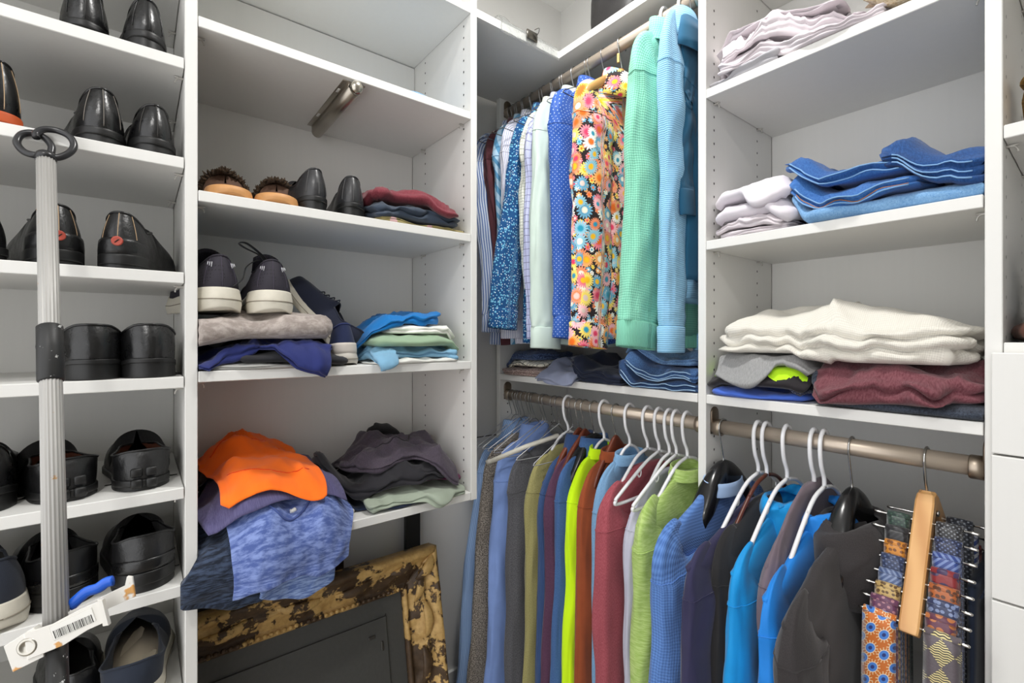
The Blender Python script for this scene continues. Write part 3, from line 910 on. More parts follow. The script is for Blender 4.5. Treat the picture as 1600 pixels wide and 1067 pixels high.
    if mudguard is not None:
        # heel counter band
        hid = [i for i in range(N) if s[i] < .17]
        hid = sorted(hid, key=lambda i: math.atan2(O[i, 0], .05 - O[i, 1] + .02))
        R = [rings[k, hid] + np.stack([np.sign(O[hid, 0]) * .0012, np.full(len(hid), -.0012), np.zeros(len(hid))], 1) for k in (0, 2, 4, 5)]
        V, F, U = loft(R, cap=False, closed=False)
        o = obj('heel_counter', raw('heel_counter', V, F, U), mudguard, t); md = o.modifiers.new('thickness', 'SOLIDIFY'); md.thickness = .002; md.offset = 0
    if pads:
        # moulded rubber lugs climbing the heel
        for sx in (-1, 1):
            for k in (0, 1):
                cx = sx * (.011 + .0); cz = heel_h * .55 + .010 + k * .020
                V, F = box_vf(cx - .009, cx + .009, -.0075 + .003 * k, .004, cz - .009, cz + .008, .003)
                obj('heel_lug', raw('heel_lug', V, F), solem, t)
    if laces is not None:
        for k, f in enumerate((.46, .52, .58, .64)):
            i = int(np.argmin(np.abs(s - f) + (O[:, 0] < 0) * 9)); w_ = abs(O[i, 0]) * .45; zt = float(np.interp(f, [y1, .62, .82], [ridge, ridge * .8, toe_h])) + float(z0[i]) + .002
            tube('lace', smooth_path([(-w_, f * L, zt - .008), (0, (f + .012) * L, zt + .003), (w_, (f + .03) * L, zt - .008)], 4), .0022, laces, t, 6, flat=.6)
    if tongue:
        R = []
        for k in range(6):
            f = k / 5; yy = (y1 + .06 - f * .12) * L; zz = ridge + sole + .002 + f * .03; w_ = .024
            R.append([(w_ * q, yy, zz - .010 * q * q) for q in np.linspace(-1, 1, 9)])
        V, F, U = loft(R, cap=False, closed=False)
        o = obj('tongue', raw('tongue', V, F, U), upper, t); md = o.modifiers.new('thickness', 'SOLIDIFY'); md.thickness = .004
    return t
# ------------------------------------------------------------------ the room
XF, XB = -1.083, -1.436          # front and back of the left-hand shelving
YF, YB = 1.049, 1.401            # front and back of the shelving on the far wall
WHITE = laminate()
Z = lambda z: CAMH + z           # heights below are given from the lens
floor_o = struct(box('floor', -1.52, 1.6, -1.3, 1.49, -.05, 0, carpet((168, 158, 146)), b=.0))
struct(box('ceiling', -1.52, 1.6, -1.3, 1.49, CEIL, CEIL + .05, paint((238, 238, 236)), b=.0))
struct(box('wall_left', -1.57, XB - .013, -1.3, 1.49, 0, CEIL, paint((226, 225, 222)), b=.0))
struct(box('wall_back', XB - .013, 1.6, YB + .013, 1.49, 0, CEIL, paint((226, 225, 222)), b=.0))
struct(box('light_blocking_wall_right', .80, .85, -.55, 1.49, 0, CEIL, paint((150, 147, 142)), b=.0))  # unseen wall, added to block ambient light from this side
struct(box('baseboard_left', XB - .0125, XB + .001, .78, 1.40, 0, .10, WHITE))

PIN = metal((205, 202, 196), .35, False, .6)
DARK = plastic((40, 38, 36), .6)
def pin_mesh(): return join([tube_vf(smooth_path([(0, 0, -.002), (0, .004, -.003), (0, .010, -.004), (0, .013, -.009), (0, .0135, -.013)], 3), [.0022] * 13, 6, flat=.75), box_vf(-.0028, .0028, -.001, .015, -.0030, -.0006, .0006)])
def pins(unit, spots, normal):
    """spots: (x, y, z) on a panel face, just under a shelf; normal: direction off the panel"""
    for p in spots:
        o = obj('shelf_pin', shared('shelf_pin', pin_mesh), PIN, unit, (p[0], p[1], p[2] - .0012))
        # the pin's long arm (local +y) points off the panel
        o.rotation_euler = (0, 0, math.atan2(-normal[0], normal[1]))
def peg_holes(unit, face, axis, cols, z0, z1, off):
    """two columns of 5 mm holes, 32 mm apart; axis: 'x' panel facing along x, 'y' panel facing along y"""
    V = []; F = []
    for cpos in cols:
        zz = z0
        while zz < z1:
            n = len(V)
            for k in range(6):
                a = k * math.pi / 3; d1 = .0027 * math.cos(a); d2 = .0034 * math.sin(a)
                V.append((face + off, cpos + d1, zz + d2) if axis == 'x' else (cpos + d1, face + off, zz + d2))
            F.append([n + k for k in range(6)]); zz += .032
    o = obj('peg_holes', raw('peg_holes', V, F, smooth=False), DARK, unit); o['kind'] = 'stuff'
    return o

# --- shoe shelves (far left)
U0 = thing('shoe_shelf_unit', 'tall white shoe shelving filled with rows of black shoes behind the leaning pole', 'shelving', (XB, -.25, 0))
def part(unit, name, x0, x1, y0, y1, z0, z1, mat=None, b=.0012):
    l = unit.location
    return box(name, x0 - l.x, x1 - l.x, y0 - l.y, y1 - l.y, z0 - l.z, z1 - l.z, mat or WHITE, unit, b)
Y1a, Y1b, Y2a, Y2b = .0686, .0888, .715, .735
SHOE_Z = [.507 + .208, .507, .3187, .1016, -.0955, -.3047, -.488, -.70]
part(U0, 'side_panel', XB, XF, -.62, -.60, 0, CAMH + 1.17)
part(U0, 'back_panel', XB - .012, XB, -.60, Y1a, 0, CAMH + 1.17)
part(U0, 'top_shelf', XB, XF, -.60, Y1a, Z(.93), Z(.951))
for zz in SHOE_Z: part(U0, 'shelf', XB, XF + .001, -.599, Y1a - .0015, Z(zz), Z(zz + .021))
l0 = U0.location
pins(U0, [(x - l0.x, Y1a - l0.y, Z(zz)) for zz in SHOE_Z for x in (XF - .037, XB + .08)], (0, -1))

# --- middle-left shelving with folded clothes
U1 = thing('clothes_shelf_unit', 'white shelving bay of folded clothes between the shoe shelves and the corner', 'shelving', (XB, .40, 0))
BAY_Z = [.597, .262, -.0865, -.446]
part(U1, 'side_panel', XB, XF, Y1a, Y1b, 0, CAMH + 1.17)
part(U1, 'side_panel', XB, XF, Y2a, Y2b, Z(-.448), CAMH + 1.17)
part(U1, 'back_panel', XB - .012, XB, Y1b, Y2a, Z(-.448), CAMH + 1.17)
part(U1, 'rear_rail', XB, XB + .018, Y1b + .001, Y2a - .001, Z(.80), Z(.886))
part(U1, 'top_shelf', XB, XF, Y1b + .0005, Y2a - .0005, Z(.889), Z(.910))
for zz in BAY_Z: part(U1, 'shelf', XB, XF + .001, Y1b + .001, Y2a - .001, Z(zz), Z(zz + .021))
l1 = U1.location
pins(U1, [(x - l1.x, Y2a - l1.y, Z(zz)) for zz in BAY_Z[:3] for x in (XF - .037, XB + .09)], (0, -1))
pins(U1, [(x - l1.x, Y1b - l1.y, Z(zz)) for zz in BAY_Z[:3] for x in (XF - .037, XB + .09)], (0, 1))
peg_holes(U1, Y2a - l1.y, 'y', (XF - .037 - l1.x, XB + .09 - l1.x), Z(-.44), Z(.88), -.0004)
# retractable valet rod under the upper shelf
zv = Z(.597)
SATIN = metal((176, 168, 156), .35)
vx0, vx1 = XB + .045, XF - .012
yv = YL(545, XF - .05)
V, F, U = join([box_vf(vx0 - l1.x, vx1 - l1.x, yv - .026 - l1.y, yv + .026 - l1.y, zv - .0025, zv - .0001, .0006), tube_vf([(vx0 - l1.x, yv - l1.y, zv - .016), (vx1 - l1.x, yv - l1.y, zv - .016)], .0145, 20),
                box_vf(vx0 - l1.x, vx1 - l1.x, yv - .0145 - l1.y, yv + .0145 - l1.y, zv - .016, zv - .001, .0005)])
vr = obj('valet_rod', raw('valet_rod', V, F, U), SATIN, U1)
kn = [[(vx1 - l1.x + d, yv - l1.y + r_ * math.cos(a), zv - .018 + r_ * math.sin(a)) for a in np.arange(20) * math.pi / 10] for d, r_ in ((0, .008), (.004, .008), (.005, .0135), (.012, .0155), (.019, .0145), (.024, .010), (.026, .003))]
V, F, U = loft(kn); obj('end_knob', raw('end_knob', V, F, U), metal((190, 184, 172), .25, False), vr)
for q in (.28, .82):
    xx = vx0 + (vx1 - vx0) * q
    V, F = box_vf(xx - .010 - l1.x, xx + .010 - l1.x, yv - .0235 - l1.y, yv - .0175 - l1.y, zv - .0034, zv - .0024, .0004)
    obj('slot', raw('slot', V, F), plastic((225, 225, 222), .4), vr)
# cam bracket that ties the bay to the wall rail
bx, by = XB + .02, Y2a - .001
V, F = box_vf(bx - l1.x, bx + .045 - l1.x, by - .030 - l1.y, by - l1.y, Z(.66), Z(.715), .003)
br = obj('wall_bracket', raw('wall_bracket', V, F), metal((150, 138, 110), .4, False), U1)
tube('adjusting_screw', [(bx + .046 - l1.x, by - .012 - l1.y, Z(.700)), (bx + .052 - l1.x, by - .012 - l1.y, Z(.700))], .007, metal((120, 112, 95), .3, False), br, 10)
tube('bracket_bolt', [(bx + .03 - l1.x, by - .016 - l1.y, Z(.665)), (bx + .03 - l1.x, by - .016 - l1.y, Z(.635))], .004, metal((170, 170, 165), .3, False), br, 8)

# --- corner hanging unit
XC = -1.397
X3a, X3b, X4a, X4b = -.607, -.587, -.1196, -.0996
U2 = thing('corner_hanging_unit', 'white corner unit with an L-shaped top shelf and two hanging rods', 'shelving', (XC, YB, 0))
l2 = U2.location
part(U2, 'side_panel', XC - .02, XC, YF, YB, 0, Z(.888))
part(U2, 'back_panel', XC, X3a, YB, YB + .012, Z(.30), Z(.888))
part(U2, 'lower_back_panel', XC, X3a, YB, YB + .012, 0, Z(.297))
part(U2, 'shelf', XC + .001, X3a - .001, YF - .001, YB, Z(-.156), Z(-.135))
V, F = [], []
ls = [(XB, Y2b), (XF, Y2b), (XF, YF), (X3a, YF), (X3a, YB), (XB, YB)]
n = len(ls)
V = [(a - l2.x, b - l2.y, Z(.888)) for a, b in ls] + [(a - l2.x, b - l2.y, Z(.910)) for a, b in ls]
F = [list(range(n))[::-1], list(range(n, 2 * n))] + [[i, (i + 1) % n, n + (i + 1) % n, n + i] for i in range(n)]
obj('corner_shelf', raw('corner_shelf', V, F, smooth=False), WHITE, U2)
peg_holes(U2, XC - l2.x, 'x', (YF + .037 - l2.y, YB - .09 - l2.y), Z(-.60), Z(-.22), .0004)
# dark seam line across the left wall panel, below the rod
part(U2, 'panel_seam', XB - .012, XB - .0112, Y2b, YF + .02, Z(-.372), Z(-.369), DARK)

# --- right-hand shelving
U3 = thing('folded_clothes_shelf_unit', 'white shelving bay with jeans and a cream blanket right of the corner', 'shelving', (-.35, YB, 0))
l3 = U3.location
RZ = [.563, .206, -.156]
part(U3, 'side_panel', X3a, X3b, YF, YB, 0, CAMH + 1.17)
part(U3, 'side_panel', X4a, X4b, YF, YB, 0, CAMH + 1.17)
part(U3, 'back_panel', X3b, X4a, YB, YB + .012, Z(-.15), CAMH + 1.17)
part(U3, 'lower_back_panel', X3b, X4a, YB, YB + .012, Z(-.72), Z(-.153))
part(U3, 'top_shelf', X3b + .001, X4a - .001, YF, YB, Z(.92), Z(.941))
part(U3, 'rear_rail', X3b + .001, X4a - .001, YB - .018, YB, Z(.70), Z(.78))
for zz in RZ: part(U3, 'shelf', X3b + .001, X4a - .0015, YF - .001, YB, Z(zz), Z(zz + .021))
pins(U3, [(X3b - l3.x, y - l3.y, Z(zz)) for zz in RZ[:2] for y in (YF + .037, YB - .09)], (1, 0))
pins(U3, [(X4a - l3.x, y - l3.y, Z(zz)) for zz in RZ[:2] for y in (YF + .037, YB - .09)], (-1, 0))
peg_holes(U3, X3b - l3.x, 'x', (YF + .037 - l3.y, YB - .09 - l3.y), Z(-.43), Z(.90), .0004)
# small wall bracket behind the crumpled trousers
V, F = box_vf(X3b - l3.x, X3b + .03 - l3.x, YB - .05 - l3.y, YB - .022 - l3.y, Z(.655), Z(.70), .003)
obj('wall_bracket', raw('wall_bracket', V, F), metal((150, 138, 110), .4, False), U3)

# --- drawer tower at the right edge
U4 = thing('drawer_tower', 'white drawer tower with open shelves above at the right edge', 'drawers', (.16, YB, 0))
l4 = U4.location
X5 = .36
part(U4, 'side_panel', X5, X5 + .02, YF, YB, 0, CAMH + 1.17)
part(U4, 'back_panel', X4b, X5, YB, YB + .012, 0, CAMH + 1.17)
for zz in (.62, .307, -.029): part(U4, 'shelf', X4b + .001, X5 - .001, YF - .001, YB, Z(zz), Z(zz + .021))
pins(U4, [(X4b - l4.x, y - l4.y, Z(zz)) for zz in (.62, .307) for y in (YF + .037, YB - .09)], (1, 0))
peg_holes(U4, X4b - l4.x, 'x', (YF + .037 - l4.y, YB - .09 - l4.y), Z(.0), Z(.90), .0004)
dz = [-.0235, -.181, -.404, -.63, -.86, -1.10]
for a, b_ in zip(dz[:-1], dz[1:]):
    part(U4, 'drawer', X4b - .011, X5 + .011, YF - .020, YF - .001, Z(b_ + .003), Z(a), None, .0015)

# --- rods
YR = YF + .036
RODM = metal((196, 182, 166), .36, True, .6)
def rod(label, x0, x1, z, left_end=True, right_end=True):
    t = thing('closet_rod', label, 'rod', (0, 0, 0)); t.location = (x0, YR, z)
    V, F, U = tube_vf([(0.003, 0, 0), (x1 - x0 - .003, 0, 0)], ROD_R, 28); obj('tube', raw('tube', V, F, U), RODM, t)
    for on, xe, sx in ((left_end, 0, 1), (right_end, x1 - x0, -1)):
        if not on: continue
        # rounded back plate with a cup for the tube
        P = [(.0165 * math.cos(a), .030 + .0165 * math.sin(a)) for a in np.linspace(0, math.pi, 12)] + [(-.0165, -.017), (.0165, -.017)]
        R = [[(xe + sx * h, p[0] * k, p[1] * k) for p in P] for h, k in ((.0003, 1), (.0035, 1), (.0045, .93))]
        V, F, U = loft(R); fl = obj('end_plate', raw('end_plate', V, F, U), metal((140, 126, 112), .4, False), t)
        cup = [[(xe + sx * h, r_ * math.cos(a), r_ * math.sin(a) - .0015) for a in np.arange(28) * 2 * math.pi / 28] for h, r_ in ((.003, .0198), (.020, .0198), (.022, .0188), (.022, .0170))]
        V, F, U = loft(cup); obj('rod_cup', raw('rod_cup', V, F, U), metal((178, 164, 148), .4, False), fl)
    return t
ZLO, ZUP = Z(-.213), Z(.838)
rod('upper bronze rod in the corner, holding the patterned shirts', XC, X3a, ZUP)
rod('lower bronze rod in the corner, holding the knitwear', XC, X3a, ZLO)
rod('short bronze rod under the cream blanket, holding ties and hooded tops', X3b, X4a, ZLO)
# ------------------------------------------------------------------ shoes on the far-left shelves
BLK = leather((15, 15, 16), .27); BLK2 = leather((19, 19, 20), .34, .4); SOLE = rubber((20, 20, 20), .45)
SUEDE = plain((24, 24, 25))
LIN_B = leather((92, 52, 36), .5); LIN_K = plain((22, 21, 21)); LIN_G = plain((62, 60, 58))
TAN = plain((176, 150, 120)); REDB = plastic((178, 74, 58), .5); CREAM = rubber((222, 216, 200), .6)
R90 = math.pi / 2
def put_shoe(row, u, label, dx=.006, yaw=0.0, name='dress_shoe', up=BLK, so=SOLE, group=None, **k):
    x = XF - dx
    return shoe(name, label, (x, YL(u, x), Z(SHOE_Z[row] + .0212)), R90 + math.radians(yaw), up, so, group=group, **k)
put_shoe(1, 133, 'shiny black dress shoe on the top shoe shelf, left of its pair', .05, yaw=4, hh=.082, heel_h=.026, lining=LIN_K, flip=True, hw=.036, seam=BLK)
put_shoe(1, 233, 'black dress shoe on the top shoe shelf, next to the white upright', .008, yaw=8, hh=.066, heel_h=.02, lining=LIN_K, hw=.033, seam=BLK)
put_shoe(2, 6, 'black shoe with an orange sole edge, above the ring handle', .012, yaw=26, up=BLK, so=rubber((200, 88, 40)), heel_h=.004, sole=.014, hh=.085, seam=TAN)
put_shoe(2, 162, 'black shoe with pale back stitching, right of the ring handle', .014, yaw=10, hh=.075, heel_h=.016, lining=LIN_K, hw=.037, seam=plain((120, 115, 108)), flip=True)
put_shoe(2, 246, 'narrow black shoe beside the upright, second shoe shelf in view', .008, yaw=9, hh=.066, heel_h=.016, lining=LIN_K, hw=.036, seam=plain((60, 58, 55)))
put_shoe(3, -8, 'low black shoe cut off by the left edge, third shoe shelf', .02, yaw=40, hh=.06, heel_h=.01, W=.048)
put_shoe(3, 92, 'black casual shoe with a red heel badge, half behind the pole', .012, yaw=12, up=BLK2, hh=.078, heel_h=.008, sole=.016, badge=REDB, seam=TAN, mudguard=BLK2, hw=.038, flip=True)
put_shoe(3, 184, 'black casual shoe with a red heel badge and scuffed heel, right of the pole', .010, yaw=-12, up=BLK2, hh=.078, heel_h=.008, sole=.016, badge=REDB, seam=TAN, mudguard=BLK2, hw=.038)
put_shoe(4, 146, 'wide black loafer with a thick heel, right of the black pole sleeve', .008, yaw=6, hh=.062, heel_h=.028, sole=.006, lining=LIN_B, lean=1.25, opening=.5, hw=.043, flip=True, trim=BLK2, dip=.014)
put_shoe(4, 238, 'black loafer with a thick heel beside the upright, right one of the pair', .006, yaw=6, hh=.064, heel_h=.028, sole=.006, lining=LIN_B, lean=1.25, opening=.5, hw=.042, trim=BLK2, dip=.014)
put_shoe(5, -22, 'black shoe just entering at the left edge, fifth shoe shelf', .03, yaw=8, hh=.07)
put_shoe(5, 112, 'black driving shoe with lugged heel and brown lining, behind the pole', .03, yaw=16, up=BLK2, hh=.054, heel_h=.008, sole=.010, lean=1.32, opening=.52, W=.055, lining=LIN_B, insole=LIN_B, hw=.044, pads=True, flip=True, dip=.008)
put_shoe(5, 225, 'black driving shoe with lugged heel and brown lining, beside the upright', .026, yaw=4, up=BLK2, hh=.054, heel_h=.008, sole=.010, lean=1.32, opening=.52, W=.055, lining=LIN_B, insole=LIN_B, hw=.043, pads=True, dip=.008)
put_shoe(6, 2, 'dark sneaker with a worn cream sole at the left edge', .0, yaw=22, name='sneaker', up=plain((38, 42, 52)), so=CREAM, kind='sneaker', sole=.034, hh=.07, hw=.04, W=.054)
put_shoe(6, 108, 'black slip-on shoe directly behind the pole, above the white clamp', .03, yaw=14, up=BLK2, hh=.064, heel_h=.012, sole=.018, lean=1.28, opening=.5, lining=SUEDE, hw=.046, mudguard=BLK, flip=True, dip=.008)
put_shoe(6, 231, 'bulky black slip-on shoe with stacked sole, beside the upright', .012, yaw=6, up=BLK2, hh=.066, heel_h=.014, sole=.020, lean=1.28, opening=.5, lining=SUEDE, hw=.047, W=.056, mudguard=BLK, dip=.008)
put_shoe(7, 206, 'navy shoe with a beige insole on the lowest shelf in view', .006, yaw=-2, name='slip_on_shoe', up=plain((36, 42, 54)), so=CREAM, kind='sneaker', sole=.026, hh=.052, hw=.046, W=.056, lean=1.32, opening=.62, lining=plain((40, 46, 58)), insole=plain((214, 200, 176)), dip=.01)
put_shoe(7, 118, 'dark shoe half hidden behind the pole on the lowest shelf in view', .03, yaw=6, up=BLK2, hh=.066, heel_h=.012, hw=.04, flip=True)

# ------------------------------------------------------------------ the leaning pole
pb = np.array([-.776, -.077, Z(-.322)]); pt = np.array([-1.052, -.116, Z(.285)])
d = (pt - pb) / np.linalg.norm(pt - pb)
foot = pb + d * ((.012 - pb[2]) / d[2])
pole = thing('ring_handle_pole', 'ribbed aluminium pole with a black ring handle and white clamp, leaning on the shoe shelves', 'pole', tuple(foot))
Lp = np.linalg.norm(pt - foot)
# local frame: z along the pole
zax = Vector(d); xax = Vector((0.15, 1, 0)); xax = (xax - zax * xax.dot(zax)).normalized(); yax = zax.cross(xax)
pole.matrix_world = Matrix.Translation(Vector(foot)) @ Matrix((xax, yax, zax)).transposed().to_4x4()
lc = lambda p: float(np.dot(np.array(p) - foot, d))
zc = lc(pb)                                         # clamp height along the pole
def fluted(r0, n=72):
    a = np.arange(n) * 2 * math.pi / n
    return a, r0 * (1 + .045 * np.where((np.arange(n) % 4) < 2, 1, -1))
a, r = fluted(.0114)
V, F, U = loft([np.stack([r * np.cos(a), r * np.sin(a), np.full(len(a), h)], 1) for h in (zc - .02, zc + .2, zc + .4, Lp)])
obj('upper_tube', raw('upper_tube', V, F, U), speckled_grey(), pole)
an = np.arange(24) * 2 * math.pi / 24
def lathe(prof): return loft([[(rr * math.cos(q), rr * math.sin(q), h) for q in an] for h, rr in prof])
V, F, U = lathe([(0, .007), (.004, .0098), (.30, .0098), (zc + .01, .0098)]); obj('lower_tube', raw('lower_tube', V, F, U), chipped_black(), pole)
V, F, U = lathe([(0, .006), (0, .014), (.03, .014), (.034, .0105)]); obj('rubber_tip', raw('rubber_tip', V, F, U), rubber((40, 40, 40)), pole)
zs_ = lc((-.915, -.09, Z(-.012)))
V, F, U = lathe([(zs_ - .052, .0125), (zs_ - .050, .0143), (zs_ - .004, .0143), (zs_, .0147), (zs_ + .004, .0143), (zs_ + .030, .0143), (zs_ + .032, .0125)]); obj('joint_sleeve', raw('joint_sleeve', V, F, U), chipped_black(), pole)
V, F, U = lathe([(Lp - .004, .0125), (Lp + .003, .0135), (Lp + .008, .012), (Lp + .012, .007)]); obj('handle_collar', raw('handle_collar', V, F, U), plastic((38, 38, 40), .3), pole)
ring = [(.000, 0, Lp + .010), (-.020, 0, Lp + .008), (-.038, .002, Lp + .016), (-.048, .002, Lp + .034), (-.040, .002, Lp + .052), (-.022, .003, Lp + .058), (-.004, .005, Lp + .052), (.008, .007, Lp + .036), (.007, .008, Lp + .018)]
tube('handle_ring', smooth_path([(p[0] * .70, p[1] * .7, Lp + .008 + (p[2] - Lp - .010) * .92) for p in ring], 7), .0052, plastic((40, 40, 42), .28), pole, 10)
ring = [(.000, 0, Lp + .010), (.020, 0, Lp + .006), (.040, .0, Lp + .018), (.049, .0, Lp + .036), (.042, -.002, Lp + .054), (.022, -.003, Lp + .064), (.000, -.005, Lp + .063), (-.014, -.006, Lp + .052), (-.014, -.006, Lp + .042)]
tube('handle_ring', smooth_path([(p[0] * .70, p[1] * .7, Lp + .008 + (p[2] - Lp - .010) * .92) for p in ring], 7), .0052, plastic((40, 40, 42), .28), pole, 10)
# the white folding clamp across the lower end: built in world space, then parented
SP = stained_plastic()
ca = np.array([XR(0, 1) * 0, 0, 0])
def w2l(P): 
    M = np.array(pole.matrix_world.inverted()); P = np.asarray(P, float)
    return P @ M[:3, :3].T + M[:3, 3]
cl0 = np.array([-.770, -.1060, Z(-.352)]); cl1 = np.array([-.738, -.0134, Z(-.318)]); CK = .42
ax = (cl1 - cl0) / np.linalg.norm(cl1 - cl0); Lc = np.linalg.norm(cl1 - cl0)
fr = np.array([.98, .05, .25]); fr = fr - ax * (fr @ ax); fr /= np.linalg.norm(fr); upv = np.cross(fr, ax); upv *= np.sign(upv[2])
def bar(pts, th, off, nm, mat, parent=pole):
    """pts: (along, up) outline of a flat plate standing in the clamp's plane"""
    R = []; pts = [(p[0] * CK, p[1] * CK * 1.9) for p in pts]; th *= CK; off *= CK
    for h, k in ((off, .97), (off + .0005, 1), (off + th - .0005, 1), (off + th, .97)):
        c = np.mean(pts, axis=0)
        R.append([cl0 + ax * (c[0] + (p[0] - c[0]) * k) + upv * (c[1] + (p[1] - c[1]) * k) + fr * h for p in pts])
    V, F, U = loft(R); return obj(nm, raw(nm, w2l(V), F, U, smooth=False), mat, parent)
front = [(.02, -.020), (.10, -.022), (.16, -.016), (.205, -.016), (.212, .008), (.205, .016), (.16, .016), (.09, .012), (.03, .016)]
bar(front, .010, .016, 'clamp_plate', SP)
rear = [(.04, -.012), (.20, -.004), (.262, -.004), (.272, .026), (.262, .030), (.25, .018), (.17, .016), (.04, .014)]
bar(rear, .008, -.030, 'clamp_plate', SP)
bar([(.196, -.020), (.208, -.022), (.214, .016), (.204, .020)], .016, .014, 'clamp_lip', SP)
bar([(-.02, -.028), (.05, -.026), (.062, .0), (.05, .018), (-.02, .010)], .024, -.004, 'clamp_hinge', SP)
lab = bar([(.085, -.010), (.185, -.008), (.185, .012), (.085, .010)], .0012, .0262, 'barcode_label', plastic((232, 230, 224), .5))
bars = []
rr = np.random.default_rng(5); pos = .090
while pos < .180:
    w = float(rr.choice([.0009, .0016, .0026])); g0 = .0277
    P = [cl0 + (ax * p + upv * q * 1.9 + fr * g0) * CK for p, q in ((pos, -.0085), (pos + w, -.0085), (pos + w, .003), (pos, .003))]
    bars.append((w2l(P), [[0, 1, 2, 3]])); pos += w + float(rr.choice([.0012, .002]))
V, F, U = join(bars); o = obj('barcode', raw('barcode', V, F, U, smooth=False), DARK, lab)
c = cl0 + (ax * .028 + fr * .020 - upv * .006) * CK
R = []
for h, r_ in ((0, .012), (.006, .012), (.008, .010), (.008, .008), (.005, .007)): R.append([c + fr * h * CK + r_ * CK * 1.9 * (math.cos(q) * ax + math.sin(q) * upv) for q in an])
V, F, U = loft(R); obj('pivot_rivet', raw('pivot_rivet', w2l(V), F, U), metal((190, 186, 176), .3, False), pole)
P = [cl0 + (ax * p + upv * (q * 1.5 + .004) - fr * .046) * CK for p, q in ((.10, .022), (.125, .030), (.15, .036), (.175, .034), (.198, .038), (.215, .036))]
V, F, U = tube_vf(smooth_path(P, 4), .0042, 10, True, 1.6); obj('lever', raw('lever', w2l(V), F, U), plastic((32, 98, 214), .3), pole)

# ------------------------------------------------------------------ bay of folded clothes: shelf contents
def sL(u, t=.03): return YL(u, XF - t)
def LSH(z): return Shelf((XF, 0, Z(z)), (0, 1, 0), (-1, 0, 0), Y1b, Y2a)
# uppermost shelf: a thin blue towel edge
A = LSH(.618)
s0, s1 = sL(556, .10), sL(676, .02)
fold(A, 'folded_towel', 'light blue towel lying flat on the shelf above the valet rod', 'towel', .56, .10, .19, .14, .017, heather((84, 132, 176), (150, 190, 220)), layers=1, seed=3, rot=.1, wr=.003)
# shelf with slippers, dress shoes and a small pile
B = LSH(.283)
FUR = fur((38, 28, 20), (118, 92, 66)); TANS = leather((206, 150, 92), .55, .1)
def slipper(u, label, yaw, dx, flip):
    x = XF - dx
    t = shoe('slipper', label, (x, YL(u, x), Z(.2832)), R90 + math.radians(yaw), leather((84, 56, 38), .7), TANS, L=.28, hw=.042, W=.05, kind='slipper', sole=.015, hh=.006, ridge=.058, toe_h=.05, lining=leather((70, 44, 30), .8), insole=leather((92, 60, 40), .8), flip=flip, dip=.0, opening=.34, trim=TANS)
    # shaggy fur round the mouth of the backless slipper, many short tufts
    r = np.random.default_rng(int(u)); parts = []
    for th_ in np.linspace(-.1, math.pi + .1, 56):
        for k in range(9):
            dp = r.uniform(-.012, .022)
            c = np.array([.046 * math.cos(th_), .105 + dp + .02 * abs(math.cos(th_)), .022 + .056 * max(-.05, math.sin(th_))])
            dd = np.array([math.cos(th_) + r.normal(0, .45), -.5 + r.normal(0, .5), math.sin(th_) + r.normal(0, .4)]); dd /= np.linalg.norm(dd)
            l = r.uniform(.005, .012)
            parts.append(tube_vf([c - dd * .004, c + dd * l * .5 + r.normal(0, .001, 3), c + dd * l + r.normal(0, .002, 3)], [.0038, .0030, .0007], 5))
    V, F, U = join(parts)
    o = obj('fur_cuff', raw('fur_cuff', V, F, U), FUR, t); o['kind'] = 'stuff'
slipper(362, 'brown fur-lined slipper with a tan sole, left one of the pair', -1, .012, True)
slipper(432, 'brown fur-lined slipper with a tan sole, beside the black shoe', -12, .010, False)
for u, lab, yw, fl in ((498, 'black lace-up shoe seen from the heel, next to the slipper', 8, True), (552, 'black lace-up shoe seen from the heel, next to the maroon pile', -9, False)):
    x = XF - .012
    shoe('dress_shoe', lab, (x, YL(u, x), Z(.2832)), R90 + math.radians(yw), leather((44, 44, 46), .36), SOLE, L=.285, hw=.0335, W=.048, heel_h=.022, sole=.008, hh=.066, lining=LIN_G, insole=LIN_G, flip=fl, seam=plain((88, 88, 88)))
sc = .572
fold(B, 'folded_shirt', 'olive and pink patterned shirt at the bottom of the maroon pile', 'shirt', sc + .01, .12, .255, .22, .016, smallprint((150, 138, 92), (196, 160, 160), (112, 104, 70), .03), layers=2, seed=11, wr=.004, edge=.012, mess=.008)
fold(B, 'folded_shirt', 'dark slate shirt folded in the middle of the maroon pile', 'shirt', sc - .004, .125, .225, .22, .044, plain((52, 62, 76)), layers=2, seed=14, wr=.010, edge=.01, mess=.008, dens=1.3)
fold(B, 'folded_sweater', 'maroon sweater folded on top of the slate shirt', 'sweater', sc - .012, .125, .225, .22, .040, heather((98, 34, 44), (140, 70, 78)), layers=1, seed=17, wr=.012, edge=.014, mess=.012, tilt=(-.10, 0), dens=1.3)
fold(B, 'folded_shirt', 'pale blue shirt tucked behind the maroon sweater', 'shirt', sc + .055, .25, .15, .16, .030, plain((140, 178, 206)), layers=2, seed=19, wr=.006)
